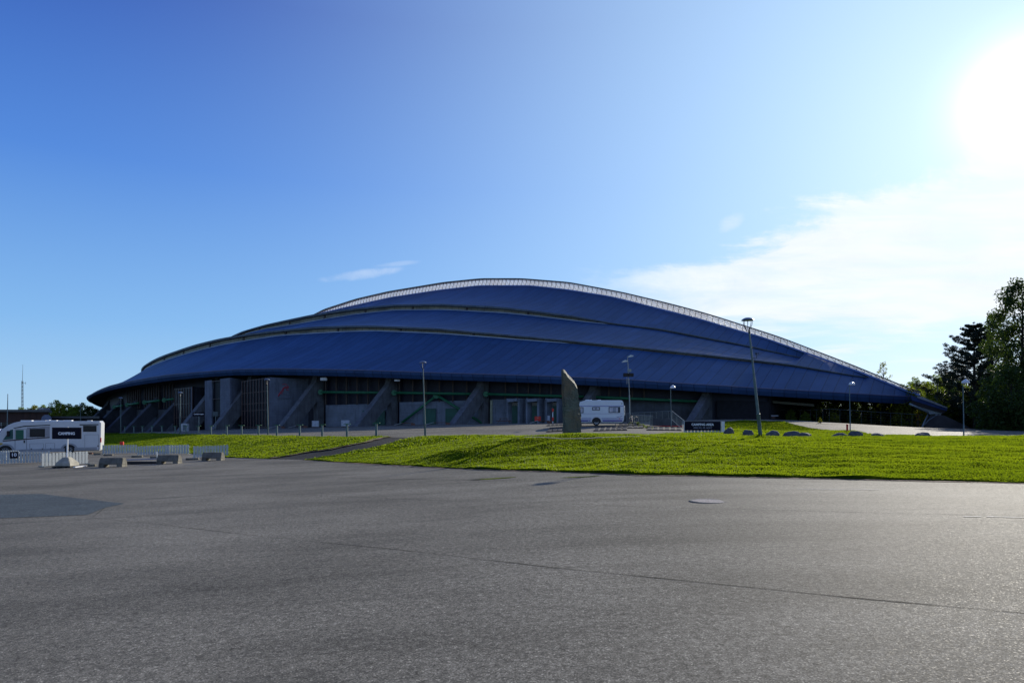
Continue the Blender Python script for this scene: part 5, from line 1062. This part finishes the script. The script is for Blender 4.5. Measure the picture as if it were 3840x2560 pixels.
# ------------------------------------------------------------ trees
LF_DARK = m_leaf('dark leaf', (.016, .036, .010), (.055, .092, .016), .42); LF_MID = m_leaf('mid leaf', (.05, .095, .014), (.19, .26, .028), .5); LF_YEL = m_leaf('yellow green leaf', (.06, .09, .008), (.24, .25, .018), .55); LF_PINE = m_leaf('pine needle', (.012, .022, .012), (.032, .048, .026), .15); LF_ORG = m_leaf('autumn leaf', (.12, .07, .01), (.35, .18, .02), .5)
def leafcloud(cs, rad, n, size, seed, flat=1., asp=.62):
    r = np.random.default_rng(seed); cs = np.asarray(cs, float); rad = np.asarray(rad, float); i = r.choice(len(cs), n, p=rad**2/np.sum(rad**2))
    d = r.normal(size=(n, 3)); d /= np.linalg.norm(d, axis=1)[:, None]; d *= (r.random(n)**.45)[:, None]*rad[i][:, None]; d[:, 2] *= flat; c = cs[i]+d
    a = r.normal(size=(n, 3)); a /= np.linalg.norm(a, axis=1)[:, None]; b = np.cross(a, r.normal(size=(n, 3))); b /= np.linalg.norm(b, axis=1)[:, None]; s = size*(.55+.9*r.random(n))[:, None]
    V = np.empty((n, 4, 3)); V[:, 0] = c-a*s*.5; V[:, 1] = c-b*s*asp*.5; V[:, 2] = c+a*s*.5; V[:, 3] = c+b*s*asp*.5
    return V, np.clip(r.random(n)*.7+.3*r.random(len(cs))[i], 0, 1)
def broadleaf(name, label, cat, loc, H_, W_, m, seed, n=7000, size=.34, base=.16, clumps=34, bark=BARK, shape=1.0, lean=0.):
    rr = random.Random(seed); t = thing(name, label, cat, loc, rr.uniform(0, 6)); mb = MB()
    mb.tube([(0, 0, -.3), (lean*.2, .05, H_*.3), (lean*.6, -.1, H_*.62), (lean, 0, H_*.93)], [H_*.017, H_*.013, H_*.008, H_*.002], 8)
    cs = []; rad = []
    for i in range(clumps):
        f = base+(1-base)*(i+.5)/clumps; env = W_/2*(math.sin(math.pi*min(1, (f-base)/(1-base)*.88+.12))**.6)*shape if f < .95 else W_*.12
        a = i*2.4+rr.uniform(-.5, .5); rr_ = env*rr.uniform(.35, 1.); z = H_*(f+rr.uniform(-.02, .02)); c = (math.cos(a)*rr_+lean*f, math.sin(a)*rr_, z); cs.append(c); rad.append(W_*rr.uniform(.09, .19)*(1.15-.5*f))
        mb.tube([(lean*(f*.75), 0, z-rr_*.75-.3), (c[0]*.5+lean*f*.4, c[1]*.5, z-rr_*.28), c], [H_*.005*(1.2-f)+.02, .03, .012], 5)
    mb.build('trunk', bark, t, smooth='auto'); V, tone = leafcloud(cs, rad, n, size, seed); np_mesh('crown', V, 4, m, t, tone); return t
def pine(label, loc, H_, W_, seed, n=9000):
    rr = random.Random(seed); t = thing('pine_tree', label, 'tree', loc, rr.uniform(0, 6)); mb = MB(); mb.tube([(0, 0, -.3), (.1, 0, H_*.5), (0, .1, H_)], [H_*.018, H_*.012, .03], 8); cs = []; rad = []
    k = 0
    for lv in range(20):
        f = .16+.84*lv/20; L = W_/2*(1-f)**.75*1.15+.35
        for j in range(5):
            a = k*2.39; k += 1; l = L*rr.uniform(.6, 1.1); z = H_*f; up = l*.28
            pts = [(math.cos(a)*l*q, math.sin(a)*l*q, z+up*q**2-.05*l*math.sin(3*q)) for q in (0, .35, .7, 1)]; mb.tube(pts, [.05, .035, .022, .01], 5)
            for q in (.35, .5, .65, .8, .92, 1.04): cs.append((math.cos(a)*l*q+rr.uniform(-.2, .2), math.sin(a)*l*q+rr.uniform(-.2, .2), z+up*q**2+.12)); rad.append(.42*(1.25-.5*q)+.03*l)
    for q in range(4): cs.append((0, .1, H_*(.93+.025*q))); rad.append(.22)
    mb.build('trunk', BARK, t, smooth='auto'); V, tone = leafcloud(cs, rad, int(n*1.5), .27, seed, .55, .34); np_mesh('crown', V, 4, LF_PINE, t, tone); return t
def tree_at(px, Y): x = (px-CX)/F*Y; return Vector((x, Y, h(x, Y)-.1))
def htop(px, py, Y): return EYE+(HY-py)/F*Y-tree_at(px, Y).z
pine('tall dark pine with upswept branch tips behind the right dome lamp', tree_at(3655, 104), htop(3655, 1212, 104), 15, 3, 38000)
pine('smaller dark pine just left of the tall pine on the right', tree_at(3560, 118), htop(3560, 1395, 118), 9, 5, 14000)
broadleaf('aspen_tree', 'tallest leafy tree, cut by the right edge of the photo', 'tree', tree_at(3835, 88), htop(3835, 1062, 88), 9.5, LF_DARK, 11, 26000, .27, .12, 90)
broadleaf('aspen_tree', 'slender leafy tree rising between the pine and the tallest tree', 'tree', tree_at(3722, 116), htop(3722, 1180, 116), 8, LF_DARK, 12, 13000, .28, .15, 46)
broadleaf('aspen_tree', 'dense dark leafy tree low at the right edge, below the tallest', 'tree', tree_at(3790, 78), htop(3790, 1390, 78), 9, LF_DARK, 13, 12000, .28, .03, 46)
broadleaf('aspen_tree', 'bushy dark tree in front of the tall pine', 'tree', tree_at(3752, 98), htop(3752, 1440, 98), 7, LF_DARK, 14, 12000, .28, .02, 46)
broadleaf('aspen_tree', 'tall leafy tree outside the right edge reaching into the photo', 'tree', tree_at(3985, 84), 20, 12, LF_DARK, 15, 14000, .32, .05, 60)
broadleaf('aspen_tree', 'broad leafy tree right outside the frame shading the road by the tip', 'tree', tree_at(4120, 76), 19, 11, LF_DARK, 16, 9000, .5, .05, 50)
broadleaf('aspen_tree', 'second leafy tree outside the frame beyond the right edge', 'tree', tree_at(4250, 86), 20, 12, LF_DARK, 17, 9000, .5, .05, 50)
G1 = broadleaf('birch_tree', 'thin sparse birch top poking above the roof edge', 'tree', tree_at(3312, 118), htop(3312, 1362, 118), 3.2, LF_YEL, 21, 1900, .20, .25, 60, BIRCHB)
G2 = broadleaf('leafy_bush', '', 'bush', tree_at(3480, 100), 6.5, 5.4, LF_MID, 22, 8000, .24, .0, 60)
G3 = broadleaf('leafy_bush', '', 'bush', tree_at(3560, 92), 5.5, 5.2, LF_DARK, 23, 8000, .24, .0, 60)
G4 = broadleaf('birch_tree', '', 'tree', tree_at(3420, 108), 8.2, 3.2, LF_MID, 24, 4200, .20, .08, 60, BIRCHB)
G5 = broadleaf('leafy_bush', '', 'bush', tree_at(3450, 104), 5, 5, LF_YEL, 25, 7000, .22, .0, 56)
HB = {'r': 'broad bushes and young trees of the wood at the right', 'l': 'yellow green trees behind the low brown building'}
def put(src, px, Y, top, label, group, first=[]):
    o = src if src.name not in first else copytree(src)
    first.append(src.name); o.location = tree_at(px, Y); o.rotation_euler = (0, 0, random.uniform(0, 6)); s = htop(px, top, Y)/H0[src.name]
    o.scale = (s*random.uniform(.9, 1.15),)*2+(s,); o['label'] = label
    if group: o['group'] = group
    return o
H0 = {G2.name: 6.6, G3.name: 5.6, G4.name: 8.3, G5.name: 5.1}
for px, Y, top, src, lb in ((3385, 116, 1440, G4, 'sparse birch just right of the thin birch top over the roof'), (3435, 112, 1415, G4, 'pointed birch, second right of the thin birch top'), (3475, 108, 1430, G4, 'young birch between two pointed birches over the roof edge'), (3515, 106, 1405, G4, 'pointed birch nearest to the smaller pine'),
        (3410, 106, 1462, G5, 'yellow green bush directly above the lower roof edge'), (3470, 116, 1450, G5, 'yellow green bush under the pointed birches'), (3530, 112, 1458, G2, 'mid green bush left of the smaller pine foot'), (3590, 114, 1470, G2, 'mid green bush in front of the smaller pine'), (3560, 114, 1505, G3, 'dark bush right above the sloping concrete footing'), (3650, 106, 1500, G3, 'dark bush behind the head of the right dome lamp'), (3690, 104, 1520, G2, 'lit bush right of the right dome lamp'), (3750, 98, 1530, G3, 'dark bush low at the right, beyond the shaded road'), (3800, 96, 1520, G3, 'dark bush in the lower right corner of the wood'), (3850, 94, 1500, G3, 'dark bush cut by the right edge of the photo'),
        (2915, 122, 1478, G2, 'leafy bush behind the roof, above the left end of the yellow beam'), (2960, 118, 1482, G2, 'leafy bush in the first opening under the roof'), (3005, 120, 1484, G3, 'dark bush in the middle of the first opening'), (3045, 116, 1486, G3, 'dark bush at the right end of the yellow beam'), (3095, 112, 1488, G2, 'bush with sunlit leaves right of the far leaning buttress'), (3140, 113, 1492, G3, 'dark bush behind the wire fence, left part'), (3185, 112, 1490, G2, 'bush behind the middle dome lamp'), (3235, 112, 1495, G5, 'yellowish bush under the roof right of the middle dome lamp'), (3285, 112, 1495, G3, 'dark bush under the roof near its tip, left one'), (3335, 112, 1490, G2, 'bush under the roof near its tip, middle one'), (3385, 110, 1490, G3, 'dark bush under the roof beside the drainpipe'), (3435, 112, 1500, G3, 'dark bush right behind the drainpipe'),
        (2965, 106, 1535, G2, 'low sunlit bush below the yellow beam, left'), (3020, 104, 1545, G2, 'low sunlit bush below the yellow beam, right'), (3130, 103, 1548, G5, 'low yellowish bush by the wire fence')):
    put(src, px, Y, top, lb, HB['r'])
for i, (px, Y) in enumerate(((2900, 136), (2950, 140), (3000, 134), (3060, 138), (3120, 134), (3180, 138), (3240, 134), (3300, 138), (3360, 132), (3420, 136), (3480, 124), (3540, 118), (3600, 112), (3660, 108), (3720, 106), (3780, 102), (3850, 100), (3920, 96))):
    put(G2, px, Y, 1494 if px < 3400 else 1440, 'dark dense shrub in the rear rank of the wood at the right', 'rear shrubs of the wood that cannot be told apart')
H0[G1.name] = 1
for i, (px, top) in enumerate(((3395, 1468), (3450, 1452), (3500, 1448), (3545, 1440), (3590, 1448), (3625, 1445), (3470, 1470), (3560, 1462))):
    put(G2 if i % 2 else G5, px, 124+i, top, 'green tree closing the gap behind the pointed birches', 'trees of the green belt behind the birches that cannot be told apart')
# left of the hall
for i, (px, Y, top, src, lb) in enumerate(((18, 190, 1538, G5, 'yellowish tree above the low building at the left edge'), (60, 188, 1552, G2, 'green tree at the foot of the lattice mast'), (82, 186, 1530, G2, 'green tree just right of the lattice mast'), (128, 184, 1522, G5, 'pointed yellow green tree over the low building'), (163, 182, 1522, G2, 'broad green tree over the right end of the low building'), (190, 180, 1528, G5, 'yellow tree right of the low building'), (215, 178, 1505, G2, 'tallest green tree left of the hall'), (240, 176, 1520, G5, 'bright yellow green tree left of the hall'), (262, 176, 1518, G2, 'green tree behind the far lamp post'), (285, 174, 1522, G2, 'rounded tree near the far corner of the hall roof'), (310, 174, 1515, G2, 'green tree touching the left tip of the roof'), (335, 172, 1525, G3, 'dark tree under the left tip of the roof'), (-30, 190, 1545, G2, 'green tree beyond the left edge'), (360, 170, 1535, G3, 'dark tree half hidden by the leftmost buttress'))):
    put(src, px, Y, top, lb, HB['l'])
# wire fence behind the hall tip, plants at its foot
WIREM = mat('dull wire', (.06, .075, .075), .6)
def wirefence(label, pts):
    a = pts[0]; t = thing('wire_fence', label, 'fence', a); P3 = [p-a for p in pts]; mb = MB(); mb.tube([p+Vector((0, 0, 2.0)) for p in P3], .03, 5); mb.build('top_rail', WIREM, t)
    for i in range(len(P3)-1):
        for j in range(3): q = P3[i].lerp(P3[i+1], j/3); mb = MB(); mb.tube([q, q+Vector((0, 0, 2.0))], .022, 5); mb.build('fence_post', WIREM, t)
    mb = MB()
    for i in range(len(P3)-1):
        for j in range(1, 5): z = Vector((0, 0, .4*j)); mb.tube([P3[i]+z, P3[i+1]+z], .006, 3)
    mb.build('wire', WIREM, t)
wirefence('wire fence with a top rail before the trees under the roof tip', [gp(2925, 108), gp(3040, 105), gp(3110, 99), gp(3230, 98), gp(3340, 98.5), gp(3460, 99)])
broadleaf('young_shrub', 'small orange leaved shrub beside the drainpipe at the roof tip', 'shrub', tree_at(3443, 98), 2.2, .9, LF_ORG, 31, 500, .16, .1, 12)
broadleaf('young_shrub', 'small pale weed at the foot of the far leaning buttress', 'shrub', tree_at(3075, 90), .8, .6, LF_YEL, 32, 160, .10, .1, 8)
for i, (px, Y, hh) in enumerate(((2370, 69.0, .35), (2392, 66, .45), (2410, 63, .35), (2430, 60, .3))):
    broadleaf('weed_tuft', ('weeds at the foot of the bicycles', 'weeds right of the bicycles', 'weeds along the bottom of the sloping railing', 'weeds at the lower end of the sloping railing')[i], 'weeds', tree_at(px, Y), hh, .9, LF_MID, 40+i, 300, .09, .0, 10)
r_ = np.random.default_rng(9); n = 700; a = r_.uniform(0, 6.28, n); rr_ = np.abs(r_.normal(0, .3, n)); b = gp(2853, 29.5); V = np.empty((n, 3, 3)); x = b.x+rr_*np.cos(a)*1.3; y = b.y+rr_*np.sin(a); z = np.full(n, b.z+.03); hh = r_.uniform(.08, .24, n)*np.exp(-rr_*1.2)
V[:, 0] = np.stack([x-.02, y, z], -1); V[:, 1] = np.stack([x+.02, y+.01, z], -1); V[:, 2] = np.stack([x+r_.normal(0, .07, n), y+r_.normal(0, .07, n), z+hh], -1)
tag(np_mesh('grass_tuft', V, 3, BLADE, cols=r_.random(n)*.5), 'tuft of longer grass round the foot of the near lamp post', 'grass tuft')

# ------------------------------------------------------------ low buildings, masts at the far left
BR = mat('dark brown boarding', (.05, .022, .016), .8, var=.4, scale=1.5, aniso=(1, 1, .2))
def lowbuilding(name, label, x0, x1, ytop, Y, m, depth=14):
    a, b = P(x0, ytop, Y), P(x1, ytop, Y); g = min(h(a.x, Y), h(b.x, Y)); t = thing(name, label, 'building', ((a.x+b.x)/2, Y, g)); w = (b.x-a.x)/2; zt = a.z-g; k = depth/Y; cx_ = (a.x+b.x)/2
    def foot(o): return [(-w-o, -o*1.5), (w+o, -o*1.5), (w+o+k*b.x, depth+o), (-w-o+k*a.x, depth+o)]
    for nm, o, z0, z1, mm in (('wall', 0, -.5, zt-.45, m), ('roof', .4, zt-.45, zt, mat('flat roof edge', (.10, .105, .10), .7))):
        mb = MB(); mb.prism(foot(o), lambda p, q: Vector((p, q, z0)), lambda p, q: Vector((p, q, z1))); mb.build(nm, mm, t)
    return t, w, zt, g
t, w, zt, g = lowbuilding('low_building', 'low dark brown building with a flat roof and glazed front at the left edge', -160, 182, 1535, 128, BR)
k = 128/F; cx0 = t.location.x
def lbx(p): return (p-CX)*k-cx0
for x0_, x1_ in ((-60, -30), (-24, 4), (8, 28), (34, 66), (84, 106), (112, 118), (122, 150), (156, 176)):
    o = plate('window', lbx(x0_), lbx(x1_), .2, zt-2.4, 0, GLZ, t, .05); plate('frame', lbx(x1_), lbx(x1_)+.15, .2, zt-2.4, 0, mat('pale frame', (.25, .30, .28), .5), o, .09)
plate('white_lettering_band', lbx(52), lbx(92), 1.9, 2.05, -.06, SKIRT, t, .02)
mb = MB(); mb.lathe([(.01, -.12), (.95, -.10), (.95, 0)], (lbx(175), 0, zt-1.9), 24, 'y'); mb.build('round_sign', mat('round pale sign', (.12, .15, .24), .5), t)
mb = MB(); mb.box(lbx(145), lbx(165), -.1, -.0, zt-2.3, zt-2.0); mb.build('blue_sign', mat('blue sign', (.04, .05, .16), .5), t)
mb = MB(); mb.box(lbx(115), lbx(135), 2, 4, zt, zt+.35); mb.build('roof_box', SKIRT, t)
mb = MB(); mb.box(lbx(-5), lbx(20), -2.5, -.8, zt-3.3, zt-3.1); mb.build('canopy', WOOD, t)
t, w, zt, g = lowbuilding('low_building', 'lower dark annex between the brown building and the hall', 184, 372, 1560, 134, DARK)
k = 134/F; cx0 = t.location.x
for x0_, x1_ in ((283, 292), (298, 304), (310, 319)): plate('window', lbx(x0_), lbx(x1_), .8, zt-1.0, 0, mat('pale window', (.16, .20, .22), .3), t, .05)
Ym = 230; b = P(84, 1560, Ym); t = thing('radio_mast', 'tall thin lattice radio mast rising behind the low building', 'mast', b); zz = lambda y: EYE+(HY-y)/F*Ym-b.z
mb = MB(); z0_, z1_ = -8, zz(1428); L_ = 12
leg = [lambda z, a=a: Vector((math.cos(a)*.42*(1-.4*(z-z0_)/(z1_-z0_)), math.sin(a)*.42*(1-.4*(z-z0_)/(z1_-z0_)), z)) for a in (0, 2.09, 4.19)]
for f_ in leg: mb.tube([f_(z0_), f_(z1_)], .06, 5)
for i in range(16):
    za = z0_+(z1_-z0_)*i/16; zb_ = z0_+(z1_-z0_)*(i+1)/16
    for j in range(3): mb.tube([leg[j](za), leg[(j+1) % 3](zb_)], .04, 4)
mb.build('lattice_tower', GALV, t); mb = MB(); mb.tube([(0, 0, z1_-.5), (.15, 0, zz(1366))], [.08, .04], 6); mb.build('antenna', GALV, t); mb = MB(); mb.tube([(0, 0, zz(1436)), (1.2, 0, zz(1436))], .05, 5); mb.tube([(1.1, 0, zz(1431)), (1.1, 0, zz(1441))], .05, 5); mb.build('side_aerial', GALV, t)
b = gp(27, 118); t = thing('flagpole', 'bare grey flagpole at the far left', 'flagpole', b); mb = MB(); mb.tube([(0, 0, 0), (.1, 0, EYE+(HY-1479)/F*118-b.z)], [.10, .05], 8); mb.build('pole', GALV, t, smooth='auto'); mb = MB(); mb.lathe([(.01, .0), (.09, .05), (.01, .12)], (.1, 0, EYE+(HY-1479)/F*118-b.z), 8); mb.build('finial', GALV, t)
